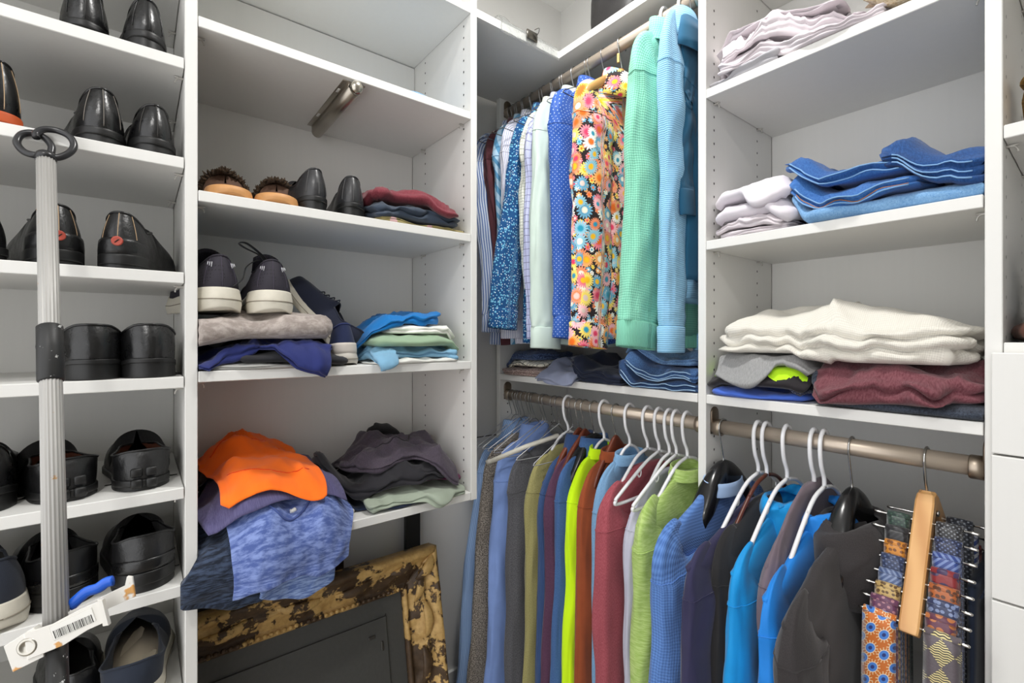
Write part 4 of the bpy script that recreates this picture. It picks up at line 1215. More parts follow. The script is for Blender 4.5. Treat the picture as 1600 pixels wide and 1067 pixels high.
# shelf with sneakers
Cs = LSH(-.0655)
st = .218
fold(Cs, 'folded_shirt', 'pale grey shirt lying lowest, under the dark sneakers pile', 'shirt', st + .005, .15, .25, .30, .012, plain((158, 158, 154)), layers=2, seed=21, edge=.006)
fold(Cs, 'folded_shirt', 'black shirt showing at the right end beneath the navy shirt', 'shirt', st + .055, .15, .19, .30, .026, plain((34, 34, 38)), layers=1, seed=22, edge=.006)
fold(Cs, 'folded_shirt', 'navy shirt drooping over the shelf edge under the grey top', 'shirt', st - .004, .128, .24, .33, .024, plain((36, 44, 98), .2), layers=2, seed=24, wr=.010, bend=(-.004, .012, 66), mess=.006, edge=.012, dens=1.3, arch=.058)
fold(Cs, 'folded_sweater', 'heathered grey-brown sweater beneath the dark sneakers', 'sweater', st - .002, .158, .252, .305, .056, slub((140, 130, 124), (170, 160, 154), .012), layers=1, seed=26, wr=.006, edge=.006, mess=.004, lobe=.3, dil=10, soft=9, taper=.12)
ztop = -.0655 + .1165
UPS = sneaker_knit((44, 40, 50), (14, 14, 18)); BLACE = plain((24, 24, 26))
def sneak(u, label, yaw, flip, dx=.008):
    x = XF - dx
    t = shoe('sneaker', label, (x, YL(u, x), Z(ztop)), R90 + math.radians(yaw), UPS, CREAM, L=.30, hw=.042, W=.052, kind='sneaker', sole=.036, hh=.068, ridge=.07, lining=LIN_K, flip=flip, seam=plain((70, 64, 78)), lean=.74, dip=.014, laces=BLACE, tongue=True)
    return t
a1 = sneak(347, 'dark knit sneaker with a chunky cream sole beside the upright', 6, True)
a2 = sneak(427, 'dark knit sneaker with a chunky cream sole and loose laces', -4, False)
for sn in (a1, a2):   # reflective ticks on the heel
    for sx in (-1, 1):
        for k in range(3):
            tube('reflective_tick', [(sx * (.018 + .003 * k), .0015 + .0016 * k, .088 + .002 * k), (sx * (.0165 + .003 * k), .0045 + .0016 * k, .098)], .0007, plastic((215, 215, 220), .3), sn, 5)
tube('lace_bow', smooth_path([(.0, .10, .112), (-.015, .07, .128), (-.05, .02, .135), (-.062, .015, .143), (-.045, .03, .146), (-.01, .08, .130), (.004, .10, .114)], 7), .0026, BLACE, a2, 6, flat=.5)
tube('lace_end', smooth_path([(.0, .10, .114), (-.02, .08, .120), (-.045, .05, .100), (-.055, .02, .070), (-.075, .0, .050)], 6), .0022, BLACE, a2, 6, flat=.5)
NAVY = plain((32, 40, 70)); GUM = rubber((176, 130, 62))
x = XF - .05
n1 = shoe('sneaker', 'navy sneaker propped toe-up against the grey pile, laces to the right', (XF - .035, sL(538, .03), Z(-.03)), R90 + math.radians(0), plain((30, 34, 50)), CREAM, L=.285, hw=.036, W=.048, kind='sneaker', sole=.026, hh=.06, ridge=.075, lining=LIN_G, laces=plain((24, 28, 44)), mudguard=plain((210, 204, 192)))
n1.rotation_euler = (0, 0, 0)
# propped against the grey pile: heel down, toe up, sole turned to the left
yv_ = Vector((-.55, -.34, .62)).normalized(); zv_ = Vector((.60, .80, .10)); zv_ = (zv_ - yv_ * zv_.dot(yv_)).normalized(); xv_ = yv_.cross(zv_)
n1.matrix_world = Matrix.Translation((XF - .055, sL(530, .05), Z(-.045))) @ Matrix((xv_, yv_, zv_)).transposed().to_4x4() @ Matrix.Scale(.86, 4)
x = XF - .018
shoe('sneaker', 'navy sneaker with a grey toe guard and gum sole, upright on the shelf', (x, YL(543, x), Z(-.0652)), R90 + math.radians(4), NAVY, rubber((206, 200, 190)), L=.27, hw=.036, W=.048, kind='sneaker', sole=.020, hh=.072, ridge=.075, lining=LIN_K, mudguard=plain((196, 188, 180)), lean=.8, trim=plain((40, 50, 92)))
s2 = .548
fold(Cs, 'folded_shirt', 'white printed shirt lowest in the pile of blue and sage shirts', 'shirt', s2 + .01, .12, .22, .24, .012, plain((212, 212, 206)), layers=1, seed=31)
fold(Cs, 'folded_shirt', 'light blue shirt with a corner hanging over the shelf edge', 'shirt', s2, .11, .245, .27, .030, plain((118, 162, 190)), layers=2, seed=33, wr=.009, bend=(-.006, .012, 62), mess=.006, edge=.010, dens=1.3, arch=.034)
fold(Cs, 'folded_shirt', 'sage green shirt folded between the white and light blue shirts', 'shirt', s2 + .012, .135, .235, .24, .032, plain((140, 164, 136)), layers=1, seed=35, wr=.006, edge=.008)
fold(Cs, 'folded_shirt', 'white shirt folded above the sage green shirt', 'shirt', s2 + .035, .145, .19, .22, .026, plain((224, 224, 216)), layers=2, seed=37, wr=.003, edge=.006)
fold(Cs, 'folded_shirt', 'bright blue shirt folded on top of the white shirt', 'shirt', s2 - .002, .155, .225, .21, .030, plain((18, 108, 176), .2), layers=2, seed=39, wr=.011, edge=.012, mess=.010, tilt=(.14, 0), dens=1.3)
# bottom shelf: two big piles
D = LSH(-.425)
P1 = .222
BD = (.06, .22, 58)
fold(D, 'folded_shirt', 'black shirts bundled lowest in the pile under the orange T-shirt', 'shirt', P1 + .005, .19, .27, .30, .030, plain((30, 29, 32)), layers=2, seed=41, mess=.012, wr=.008)
fold(D, 'folded_shirt', 'charcoal shirt showing at the right of the orange pile', 'shirt', P1 + .045, .17, .22, .32, .022, heather((58, 60, 66), (92, 94, 100)), layers=2, seed=42, mess=.010, wr=.006, bend=BD)
fold(D, 'folded_shirt', 'black marled shirt drooping past the upright, lower left of the orange pile', 'shirt', P1 - .085, .10, .15, .40, .024, slub((24, 30, 42), (58, 70, 92), .004), layers=2, seed=44, mess=.012, edge=.010, wr=.010, bend=(.012, .028, 86), dens=1.2)
fold(D, 'folded_jeans', 'pale blue knit trousers hanging straight down over the shelf edge', 'trousers', P1 + .045, .095, .15, .40, .018, slub((84, 106, 160), (142, 164, 206), .004), layers=2, seed=45, mess=.008, wr=.005, bend=(.015, .03, 86), dens=1.2)
fold(D, 'folded_shirt', 'heathered blue T-shirt with its neckline hanging over the edge', 'shirt', P1 + .035, .12, .235, .37, .024, slub((74, 92, 150), (124, 142, 194), .005), layers=2, seed=47, mess=.010, wr=.008, bend=(.04, .06, 78), dens=1.3, lines=(('neckline', [(-.75, -.36), (-.55, -.54), (-.15, -.63), (.3, -.56), (.5, -.36)], .0028, plain((70, 86, 142))), ('size_label', [(-.14, -.58), (-.09, -.585), (-.04, -.585)], .0045, plain((228, 228, 224)))))
fold(D, 'folded_shirt', 'dusty purple shirt folded beneath the orange T-shirt', 'shirt', P1 + .012, .17, .235, .30, .022, heather((72, 68, 104), (104, 100, 138)), layers=1, seed=49, mess=.010, wr=.007, bend=(.07, .10, 60), dens=1.2)
fold(D, 'folded_shirt', 'brown-black top peeking out behind the orange T-shirt', 'shirt', P1 - .04, .26, .15, .14, .026, plain((56, 48, 44)), layers=1, seed=50, mess=.01, wr=.008)
fold(D, 'folded_shirt', 'bright orange T-shirt lying on top of the left-hand pile', 'shirt', P1 - .004, .185, .175, .29, .022, plain((255, 112, 26), .12), layers=1, seed=52, mess=.010, edge=.012, wr=.013, bend=(.10, .13, 62), ang=.5, dens=1.5, lines=(('seam', [(-.9, .1), (-.5, .25), (0, .1), (.4, .22), (.9, .05)], .0013, plain((220, 70, 14))), ('seam', [(-.85, -.75), (-.3, -.82), (.3, -.8), (.85, -.72)], .0011, plain((220, 70, 14)))))
P2 = .555
fold(D, 'folded_shirt', 'navy shirt at the very bottom of the black pile', 'shirt', P2 - .03, .14, .25, .25, .014, plain((34, 44, 66)), layers=1, seed=61, rot=-.25, mess=.008)
fold(D, 'folded_shirt', 'sage grey shirt spilling over the front of the shelf under the black pile', 'shirt', P2 + .025, .125, .265, .27, .026, plain((148, 158, 142)), layers=2, seed=63, rot=-.06, mess=.014, edge=.012, wr=.009, bend=(-.004, .03, 50), dens=1.3)
fold(D, 'folded_shirt', 'plum purple shirt folded under the black shirts', 'shirt', P2 + .03, .15, .225, .22, .024, plain((88, 30, 66), .2), layers=1, seed=65, rot=-.1, wr=.008, edge=.010)
fold(D, 'folded_shirt', 'black shirt with a loose front fold in the right-hand pile', 'shirt', P2 - .03, .16, .30, .25, .034, plain((38, 37, 41), .2), layers=2, seed=67, rot=-.30, mess=.014, edge=.014, wr=.010, dens=1.3)
fold(D, 'folded_shirt', 'dark grey and mauve T-shirt on top of the right-hand pile', 'shirt', P2 + .005, .17, .27, .24, .030, heather((56, 50, 58), (88, 78, 92)), layers=2, seed=69, rot=-.18, mess=.012, edge=.014, wr=.013, dome=.018, dens=1.4, lines=(('neckline', [(-.5, -.2), (-.2, -.55), (.2, -.5), (.4, -.1)], .002, plain((40, 36, 42))),))
fold(D, 'folded_shirt', 'stiff black collar standing up at the back of the right-hand pile', 'shirt', P2 + .03, .30, .11, .07, .045, plain((26, 25, 27)), layers=1, seed=70, wr=.004)
V, F, U = loft([[(r_ * math.cos(q), r_ * math.sin(q), h) for q in an] for h, r_ in ((0, .016), (.001, .019), (.007, .0205), (.011, .018), (.0125, .012))])
tag(obj('soap_puck', raw('soap_puck', V, F, U), plastic((232, 230, 226), .5), None, (XF - .06, sL(541, .06), Z(-.4248))), 'small round white puck on the shelf right of the blue pile', 'puck')

# ------------------------------------------------------------------ picture frame and clutter below the shelves
FR = thing('picture_frame', 'ornate flaking gilt picture frame with a dark backing board, below the shelves', 'picture frame', (-1.17, .40, 0))
wF, hF = .605, .655
ly0, ly1 = .0935 - .40, .699 - .40
prof = [(0, .004), (.0, .014), (.006, .020), (.012, .020), (.016, .012), (.022, .014), (.040, .022), (.054, .036), (.060, .038), (.064, .034), (.080, .050), (.090, .060), (.098, .060), (.104, .050), (.104, .0)]
GM = gilded()
leanA = math.radians(11.5)
fm = lambda P: [(-math.sin(leanA) * p[2] + math.cos(leanA) * p[0], p[1], math.cos(leanA) * p[2] + math.sin(leanA) * p[0]) for p in P]   # p: (out, along, up)
rw = np.random.default_rng(8)
def rail(nm, A, Bp, inward, n=60, seed=1, mit=(1, 1)):
    """A,B: outer corners (along, up); inward: unit vector towards the opening"""
    A = np.array(A, float); Bp = np.array(Bp, float); inw = np.array(inward, float); ax_ = (Bp - A) / np.linalg.norm(Bp - A)
    wv = Wave(seed, 8, 30, 8)
    rings = []
    for q in np.linspace(0, 1, n):
        R = []
        for k, (w_, h_) in enumerate(prof):
            wi = .104 - w_
            p = A + (Bp - A) * q + inw * wi + ax_ * (wi * (1 - q) * mit[0] - wi * q * mit[1])
            orn = .0035 * float(wv(np.array(q * np.linalg.norm(Bp - A)), np.array(k * .04))) if 4 < k < 13 else 0
            R.append((h_ + orn, p[0], p[1]))
        rings.append(fm(R))
    V, F, U = loft(rings); o = obj(nm, raw(nm, V, F, U), GM, FR); return o
tr = rail('top_rail', (ly0, hF), (ly1, hF), (0, -1), seed=4, mit=(0, 1))
rr_ = rail('side_rail', (ly1, hF), (ly1, 0), (-1, 0), seed=6)
rail('bottom_rail', (ly1, 0), (ly0, 0), (0, 1), seed=9, mit=(1, 0))
beads = []
for k in range(34):
    yb_ = ly0 + .015 + k * .0143
    if yb_ > ly1 - .115: break
    c = fm([(.023, yb_, hF - .094)])[0]
    beads.append(loft([[(c[0] + .0058 * math.sin(t_) * math.cos(q), c[1] + .0062 * math.sin(t_) * math.sin(q), c[2] + .0058 * math.cos(t_)) for q in np.arange(8) * math.pi / 4] for t_ in np.linspace(.15, math.pi - .15, 6)]))
V, F, U = join(beads); o = obj('beading', raw('beading', V, F, U), GM, tr); o['kind'] = 'stuff'
# carved acanthus lumps at the corner and along the side
def lump(c_along, c_up, l, w_, rot, h0, parent):
    R = []
    for q in np.linspace(0, 1, 9):
        rr0 = w_ * math.sin(math.pi * (.08 + .84 * q)) ** .7; x0 = (q - .5) * l + 0; cur = .25 * l * (q - .5) ** 2
        R.append(fm([(h0 + .012 * math.sin(math.pi * q) + rr0 * .5 * math.sin(t_), c_along + (x0 * math.cos(rot) - (cur + rr0 * math.cos(t_)) * math.sin(rot)), c_up + (x0 * math.sin(rot) + (cur + rr0 * math.cos(t_)) * math.cos(rot))) for t_ in np.arange(10) * math.pi / 5]))
    V, F, U = loft(R); obj('carving', raw('carving', V, F, U), GM, parent)
for (ca_, cu_, l, w_, ro, h0) in ((ly1 - .035, hF - .05, .09, .016, .8, .046), (ly1 - .06, hF - .10, .08, .013, 1.3, .036), (ly1 - .10, hF - .04, .09, .012, .25, .034), (ly1 - .045, hF - .19, .10, .014, 1.6, .040), (ly1 - .06, hF - .31, .10, .014, 1.45, .036), (ly1 - .05, hF - .43, .12, .014, 1.6, .038)):
    lump(ca_, cu_, l, w_, ro, h0, rr_)
for (ca_, cu_, l, w_, ro, h0) in ((ly0 + .06, hF - .055, .12, .013, .1, .034), (ly0 + .22, hF - .050, .12, .012, -.1, .034), (ly0 + .36, hF - .055, .10, .012, .1, .034)): lump(ca_, cu_, l, w_, ro, h0, tr)
BRD = pale_board((74, 74, 72))
def plate_f(nm, a0, a1, u0, u1, h0, h1, mat, parent):
    V, F = box_vf(h0, h1, a0, a1, u0, u1, .0008); return obj(nm, raw(nm, fm(V), F, smooth=False), mat, parent)
bd = plate_f('backing_board', ly0 + .001, ly1 - .09, .09, hF - .09, -.004, .004, BRD, FR)
plate_f('inner_panel', ly0 + .03, ly1 - .155, .10, hF - .155, .004, .010, BRD, bd)
plate_f('panel_groove', ly1 - .1555, ly1 - .1525, .10, hF - .15, .004, .0052, DARK, bd)
for (ya, ua, rt) in ((ly1 - .20, hF - .195, 0), (ly1 - .172, hF - .225, 1), (ly0 + .115, hF - .275, 0)):
    V, F = box_vf(.010, .014, ya - (.009 if not rt else .003), ya + (.009 if not rt else .003), ua - (.004 if not rt else .012), ua + (.004 if not rt else .012), .001)
    clp = obj('turn_clip', raw('turn_clip', fm(V), F, smooth=False), metal((110, 108, 104), .4, False), FR)
FR.location = (-1.166, .40, .006)
# boards and boxes stacked behind the frame
def loose(nm, label, cat, c, dims, mat, rz=0.0, ry=0.0, b=.002):
    V, F = box_vf(-dims[0] / 2, dims[0] / 2, -dims[1] / 2, dims[1] / 2, 0, dims[2], b)
    o = obj(nm, raw(nm, V, F, smooth=False), mat, None, c); o.rotation_euler = (0, ry, rz); return tag(o, label, cat)
loose('black_board', 'tall black board standing behind the right side of the gilt frame', 'board', (-1.412, .702, 0), (.016, .052, Z(-.46)), pale_board((34, 33, 32)))
loose('wooden_plank', 'dark brown wooden plank standing behind the gilt frame', 'plank', (-1.418, .452, 0), (.014, .055, Z(-.475)), wood((72, 52, 36), (52, 36, 24)))
loose('cardboard_box', 'grey-brown cardboard box behind the frame, under the hanging blue shirt', 'box', (-1.395, .335, 0), (.06, .15, Z(-.52)), paint((126, 112, 100), .7))
bxl = loose('storage_box', 'grey box with pale edges behind the left end of the gilt frame', 'box', (-1.385, .175, 0), (.08, .16, Z(-.56)), paint((104, 100, 94), .7))
# ------------------------------------------------------------------ the corner: hanging clothes
GU = 'garments on the upper corner rod'; GL = 'garments on the lower corner rod'; GR = 'garments on the short rod'
def xf(u, yfront): return XR(u, yfront)
def hang(zrod, gname, glabel, cat, x, mat, hk, hlabel, group, hgroup, **k):
    hw_ = k.pop('hwid', None) or min(.2, k['front'] - .045); hm = k.pop('hmat', None); yw = k.pop('yaw', 0.0)
    hanger(hk, x, YR, zrod, hlabel, hgroup, hw_, yw, hm, drop=k.get('tip', .155) - (.004 if k.get('tip', .155) < .21 else .016))
    return garment(gname, glabel, cat, x, YR, zrod, mat, group=group, yaw=yw, **k)
def geo(uh, uf, y0=None):
    x = XR(uh, YR); return x, YR - YL(uf, x)
HU = 'hangers on the upper corner rod'; HL = 'hangers on the lower corner rod'; HR = 'hangers on the short rod'

# --- upper rod, wall side to room side
def up(i, nm, lab, x, mat, hk='wire', **k):
    k.setdefault('tip', .182); k.setdefault('neck', .100); k.setdefault('length', .76); k.setdefault('sleeve', .60); k.setdefault('thick', .034)
    sh = lab.split(',')[0]
    names = {'wire': 'thin grey wire hanger holding the ', 'wood': 'pale wooden hanger holding the ', 'tube': 'white plastic hanger holding the '}
    hang(ZUP, nm, lab, 'shirt', x, mat, hk, names[hk] + sh, GU, HU, seed=100 + i * 7, **k)
up(0, 'striped_shirt', 'blue and white striped shirt, hung against the corner wall', geo(804, 741)[0], stripe((214, 222, 236), (96, 122, 178), .009, .45), swing=-.03, front=geo(804, 741)[1], sleeve=.58)
up(1, 'dark_shirt', 'dark maroon shirt, a sliver between two striped shirts', geo(812, 757)[0], plain((92, 52, 58)), front=geo(812, 757)[1], swing=-.04, sleeve=.5)
up(2, 'striped_shirt', 'pale blue shirt with broad diagonal stripes, near the wall end', geo(822, 772)[0], stripe((176, 208, 230), (96, 156, 196), .03, .45, .7), front=geo(822, 772)[1], swing=-.01, sleeve=.55)
up(3, 'striped_shirt', 'white shirt with fine lavender stripes, next to the blue print', geo(834, 782)[0], stripe((232, 232, 240), (150, 156, 196), .007, .25), front=geo(834, 782)[1], swing=.0, sleeve=.60)
up(4, 'printed_shirt', 'teal blue shirt with a tiny floral print, cuff turned forward', geo(852, 800)[0], smallprint((24, 78, 130), (120, 190, 220), (214, 232, 240), .0075), front=geo(852, 800)[1], swing=.085, sleeve=.57, slw=.055, cuffw=.05, slth=.026, collar='shirt')
up(5, 'checked_shirt', 'cream shirt with a fine check, behind the mint one', geo(868, 813)[0], check((224, 226, 214), (150, 156, 140), .009, .14), front=geo(868, 813)[1], swing=-.01, sleeve=.44, slw=.05)
up(6, 'checked_shirt', 'lavender shirt with a dark windowpane check, mostly hidden', geo(880, 822)[0], check((186, 190, 220), (90, 90, 130), .02, .07), front=geo(880, 822)[1], swing=-.0, sleeve=.60, slw=.05)
up(7, 'plain_shirt', 'pale mint plain shirt with a buttoned cuff, left of the dotted one', geo(898, 834)[0], plain((196, 212, 202), .06), front=geo(898, 834)[1], swing=.015, sleeve=.63, cuffw=.052, slth=.028, hk='wire')
up(8, 'dotted_shirt', 'royal blue satin shirt with tiny white dots, left of the floral', geo(924, 860)[0], dots((42, 84, 164), (190, 208, 236), .0095, .125, .45), front=geo(924, 860)[1], swing=-.005, sleeve=.60, slth=.028, slw=.075)
hw0 = metal((186, 184, 180), .25, False)
up(9, 'floral_shirt', 'multicoloured floral shirt with daisies on black, on the pale wooden hanger', geo(972, 899)[0], floral(), hk='wood', hmat=wood((206, 158, 96), (186, 134, 76)), front=geo(972, 899)[1], swing=.01, sleeve=.605, slw=.072, cuffw=.062, thick=.05, slth=.034, tip=.20, neck=.137, nw=.078, hwid=.17, length=.70)
up(10, 'mint_sweater', 'mint green waffle-knit sweater with ribbed cuffs, right of the floral', geo(1040, 986)[0], knit((146, 214, 188), (104, 176, 150), .006, .5), hk='tube', front=geo(1040, 986)[1], swing=.035, sleeve=.655, slw=.072, cuffw=.062, thick=.05, slth=.034, collar='mock', cuffmat=ribbed((138, 206, 180), (96, 166, 142), .004, True), tip=.15, neck=.07)
up(11, 'knit_polo', 'sky blue ribbed polo shirt, nearest the white upright', geo(1066, 1022)[0], ribbed((150, 198, 226), (112, 164, 200), .005), hk='tube', yaw=math.radians(9), front=geo(1066, 1022)[1], swing=.0, sleeve=.665, slw=.066, cuffw=.046, thick=.05, slth=.028, collar='polo', tip=.15, neck=.066, length=.68)
up(12, 'dark_shirt', 'dark teal shirt, pressed between the sky blue polo and the upright', geo(1084, 1062)[0], plain((34, 86, 116)), front=geo(1084, 1062)[1], swing=0, sleeve=.3, slw=.03, cuffw=.03, thick=.022, length=.60, back=.2, slth=.01)
# bare hooks squeezed along the rod
k_ = 0
for ii, xx in enumerate((-1.372, -1.334, -1.295, -1.25, -1.20, -1.142, -1.09, -1.046, -.99, -.925)):
    hanger('wire', xx, YR, ZUP, 'bare grey wire hanger squeezed between shirts on the upper rod', 'bare hangers on the upper rod', .17, 0, metal((120, 116, 110), .35, False) if ii % 2 else None)
# printed script and ring on the wooden hanger, size tag on the hook
wh = [o for o in bpy.data.objects if o.name.startswith('wooden_hanger')][0]
INK = plastic((60, 40, 26), .6)
sxy = lambda pts: [(.0120 + .0, p[0], p[1]) for p in pts]
tube('printed_ring', [(.0082, -.006 + .0062 * math.cos(q), -.086 + .0062 * math.sin(q)) for q in np.linspace(0, 2 * math.pi, 17)], .0006, INK, wh, 5)
tube('printed_letter', [(.0084, -.008, -.089), (.0084, -.008, -.083)], .0006, INK, wh, 5); tube('printed_letter', [(.0084, -.004, -.083), (.0084, -.008, -.086), (.0084, -.004, -.089)], .0006, INK, wh, 5)
tube('printed_script', smooth_path([(.0082, -.030 + .0034 * k, -.1000 + .0032 * math.sin(k * 2.3) + (.003 if k in (2, 7, 11) else 0)) for k in range(15)], 4), .0005, INK, wh, 5)
V, F, U = loft([[(.004 * math.cos(q), -.017 + .004 * math.sin(q), h) for q in np.arange(12) * math.pi / 6] for h in (-.058, -.057, -.034, -.033)])
obj('size_tag', raw('size_tag', V, F, U), plastic((214, 188, 120), .4), wh)

# --- lower rod
def lo(i, nm, lab, x, mat, hk='wire', cat='shirt', **k):
    k.setdefault('tip', .215); k.setdefault('neck', .126); k['swing'] = k.get('swing', 0) + .028; k['front'] -= .010; k.setdefault('length', .80); k.setdefault('sleeve', .66); k.setdefault('thick', .036); k.setdefault('cuffw', .046)
    sh = lab.split(',')[0]
    names = {'wire': 'grey wire hanger on the lower rod holding the ', 'wood': 'dark wooden hanger holding the ', 'tube': 'white plastic hanger holding the ', 'broad': 'black plastic hanger holding the '}
    hang(ZLO, nm, lab, cat, x, mat, hk, names[hk] + sh, GL, HL, seed=300 + i * 7, **k)
lo(0, 'striped_shirt', 'light blue striped shirt, lowest sleeve hanging beside the gilt frame', geo(806, 742)[0], stripe((150, 178, 216), (112, 142, 192), .006, .4), front=geo(806, 742)[1], swing=.07, sleeve=.78, slw=.06)
lo(1, 'knit_cardigan', 'taupe tweed knit jacket, second from the corner wall', geo(819, 752)[0], tweed((92, 86, 80), (164, 156, 146), .0055), cat='jacket', front=geo(819, 752)[1], swing=.055, sleeve=.84, slw=.06, cuff=False, collar='none', thick=.04)
lo(2, 'blue_shirt', 'plain cornflower blue dress shirt, with a wire hanger at its collar', geo(835, 770)[0], plain((124, 150, 206), .08), front=geo(835, 770)[1], swing=.03, sleeve=.80, slw=.07, thick=.05, slth=.028)
lo(3, 'charcoal_sweater', 'charcoal wool sweater, with a pale trouser bar above it', geo(866, 790)[0], heather((62, 62, 66), (112, 112, 116), 380, 1.5), cat='sweater', front=geo(866, 790)[1], swing=.0, sleeve=.86, cuff=False, collar='none', thick=.055, slth=.03, slw=.075)
lo(4, 'olive_sweater', 'olive tan wool sweater, right of the charcoal one', geo(888, 819)[0], heather((132, 126, 78), (168, 162, 112), 420, 1.5), hk='tube', cat='sweater', front=geo(888, 819)[1], swing=-.005, sleeve=.86, cuff=False, collar='none', slw=.06)
lo(5, 'navy_knit', 'slate blue knit polo, left of the dark plum sleeve', geo(905, 839)[0], ribbed((58, 84, 128), (40, 60, 98), .0035, True), hk='wood', cat='sweater', front=geo(905, 839)[1], swing=-.01, sleeve=.86, cuff=False, collar='polo', slw=.05)
lo(6, 'plum_sweater', 'dark plum sweater, a narrow sleeve between two blue ones', geo(914, 850)[0], heather((72, 44, 66), (98, 66, 88)), hk='wood', cat='sweater', front=geo(914, 850)[1], swing=-.012, sleeve=.86, cuff=False, collar='none', slw=.05)
lo(7, 'steel_blue_sweater', 'steel blue sweater with a collar, left of the neon top', geo(928, 864)[0], heather((52, 84, 132), (80, 112, 158), 500, 2), hk='broad', cat='sweater', front=geo(928, 864)[1], swing=-.005, sleeve=.86, cuff=False, collar='polo', slw=.065)
lo(8, 'neon_top', 'neon yellow-green top, brightest on the lower rod', geo(944, 884)[0], plain((198, 240, 22), .06), hk='tube', front=geo(944, 884)[1], swing=.0, sleeve=.86, cuff=False, collar='crew', slw=.055)
lo(9, 'rust_sweater', 'rust brown sweater, right of the neon top', geo(962, 901)[0], plain((142, 70, 38), .15), hk='wood', cat='sweater', front=geo(962, 901)[1], swing=-.01, sleeve=.86, cuff=False, collar='crew', slw=.055)
lo(10, 'light_blue_top', 'dusty light blue crew-neck top, right of the rust sweater', geo(984, 924)[0], heather((104, 146, 184), (140, 176, 208), 600, 3), hk='tube', cat='top', front=geo(984, 924)[1], swing=-.02, sleeve=.80, cuff=False, collar='crew', slw=.06)
lo(11, 'dusty_red_sweater', 'dusty red sweater with a chest pocket, under a white hanger', geo(1012, 930)[0], heather((136, 58, 68), (180, 100, 108), 600, 3), hk='tube', cat='sweater', front=geo(1012, 930)[1], swing=-.002, sleeve=.86, cuff=False, collar='none', slw=.072, thick=.05, slth=.03)
lo(12, 'lavender_top', 'pale lavender grey top, thin sliver left of the green shirt', geo(1046, 975)[0], plain((176, 176, 192), .06), hk='tube', cat='top', front=geo(1046, 975)[1], swing=-.012, sleeve=.86, cuff=False, collar='none', slw=.05, thick=.028)
lo(13, 'green_shirt', 'heathered lime green long-sleeved shirt, last before the white upright', geo(1074, 987)[0], slub((150, 178, 92), (176, 198, 122), .0035), hk='tube', front=geo(1074, 987)[1], swing=.0, sleeve=.86, cuff=False, collar='crew', thick=.055, slth=.032, slw=.075)
for ii, xx in enumerate((-1.372, -1.33, -1.32, -1.27, -1.255, -1.20, -1.185, -1.12, -1.058)):
    hanger('wire', xx, YR, ZLO, 'bare silver wire hanger bunched at the wall end of the lower rod', 'bare hangers on the lower rod', .17, math.radians((-1) ** ii * 3), metal((225, 225, 228), .4, False, .6))
for uu, ll in ((1030, 'bare white plastic hanger between the dusty red sweater and the lavender top'), (1057, 'bare white plastic hanger just left of the lime green shirt')):
    hanger('tube', XR(uu, YR), YR, ZLO, ll, HL, .185, math.radians(2), None, .17)
# pale trouser bar resting on the charcoal sweater's hanger
tb = thing('trouser_bar', 'pale cardboard trouser bar with capped ends lying over the charcoal sweater', 'hanger bar', (-1.195, .86, ZLO - .175))
tube('bar', [(-.0, -.0, .0), (.06, .10, .045), (.11, .19, .075)], .0075, plain((206, 202, 190)), tb, 10)
tube('end_cap', [(-.006, -.010, -.005), (.002, .003, .0015)], .009, plastic((190, 186, 176), .5), tb, 10)
# pocket outline on the dusty red sweater
dr = [o for o in bpy.data.objects if o.name.startswith('dusty_red_sweater')][0]
tube('pocket_edge', smooth_path([(.029, -.13, -.27), (.031, -.12, -.285), (.031, -.08, -.285), (.030, -.05, -.27)], 5), .0015, heather((136, 58, 68), (180, 100, 108), 600, 3), dr, 6)

# --- things lying on the corner shelf, under the upper shirts
def sR(u, t=.03): return XR(u, YF + t)
CS = Shelf((0, YF, Z(-.1349)), (1, 0, 0), (0, 1, 0), XC, X3a)
fold(CS, 'folded_jacket', 'pinkish tweed jacket folded at the wall end of the corner shelf', 'jacket', -1.245, .13, .24, .24, .032, tweed((120, 96, 92), (186, 168, 158), .004), layers=2, seed=71, wr=.005)
fold(CS, 'folded_shirt', 'white shirt with a black grid check on the tweed jacket', 'shirt', -1.275, .12, .18, .22, .022, check((226, 222, 206), (40, 40, 44), .018, .12), layers=1, seed=72, wr=.004)
fold(CS, 'folded_trousers', 'grey-lavender trousers drooping between the tweed and the dark shirts', 'trousers', -1.08, .105, .15, .26, .040, plain((132, 138, 160), .12), layers=2, seed=73, wr=.010, mess=.012, bend=(-.005, .02, 35), dens=1.3)
fold(CS, 'folded_shirt', 'black and navy shirts folded flat in the middle of the corner shelf', 'shirt', -.93, .13, .23, .25, .048, plain((26, 32, 50)), layers=3, seed=75, wr=.008, edge=.012)
fold(CS, 'folded_jeans', 'dark washed jeans lowest in the stack by the upright', 'jeans', -.735, .125, .24, .25, .030, denim((20, 38, 68), (60, 92, 138)), layers=2, seed=77, wr=.006, edge=.008, hems=((.3, plain((150, 182, 212)), .0013), (.75, plain((150, 182, 212)), .0013)))
fold(CS, 'folded_jeans', 'blue jeans with pale stitched hems on the dark jeans', 'jeans', -.725, .125, .225, .25, .032, denim((24, 50, 92), (92, 132, 182)), layers=3, seed=79, wr=.006, edge=.010, lobe=.7, hems=((.16, plain((150, 182, 212)), .0015), (.5, plain((150, 182, 212)), .0015), (.82, plain((150, 182, 212)), .0015)))
fold(CS, 'folded_jeans', 'faded jeans on top of the stack beneath the mint sweater', 'jeans', -.745, .14, .20, .22, .026, denim((34, 72, 124), (140, 178, 214), .7), layers=2, seed=81, wr=.008, edge=.010)
fold(CS, 'folded_shirt', 'dark blue patterned shirt at the far left of the corner shelf', 'shirt', -1.30, .12, .15, .20, .032, tweed((38, 52, 84), (86, 104, 140), .005), layers=2, seed=83, wr=.005)

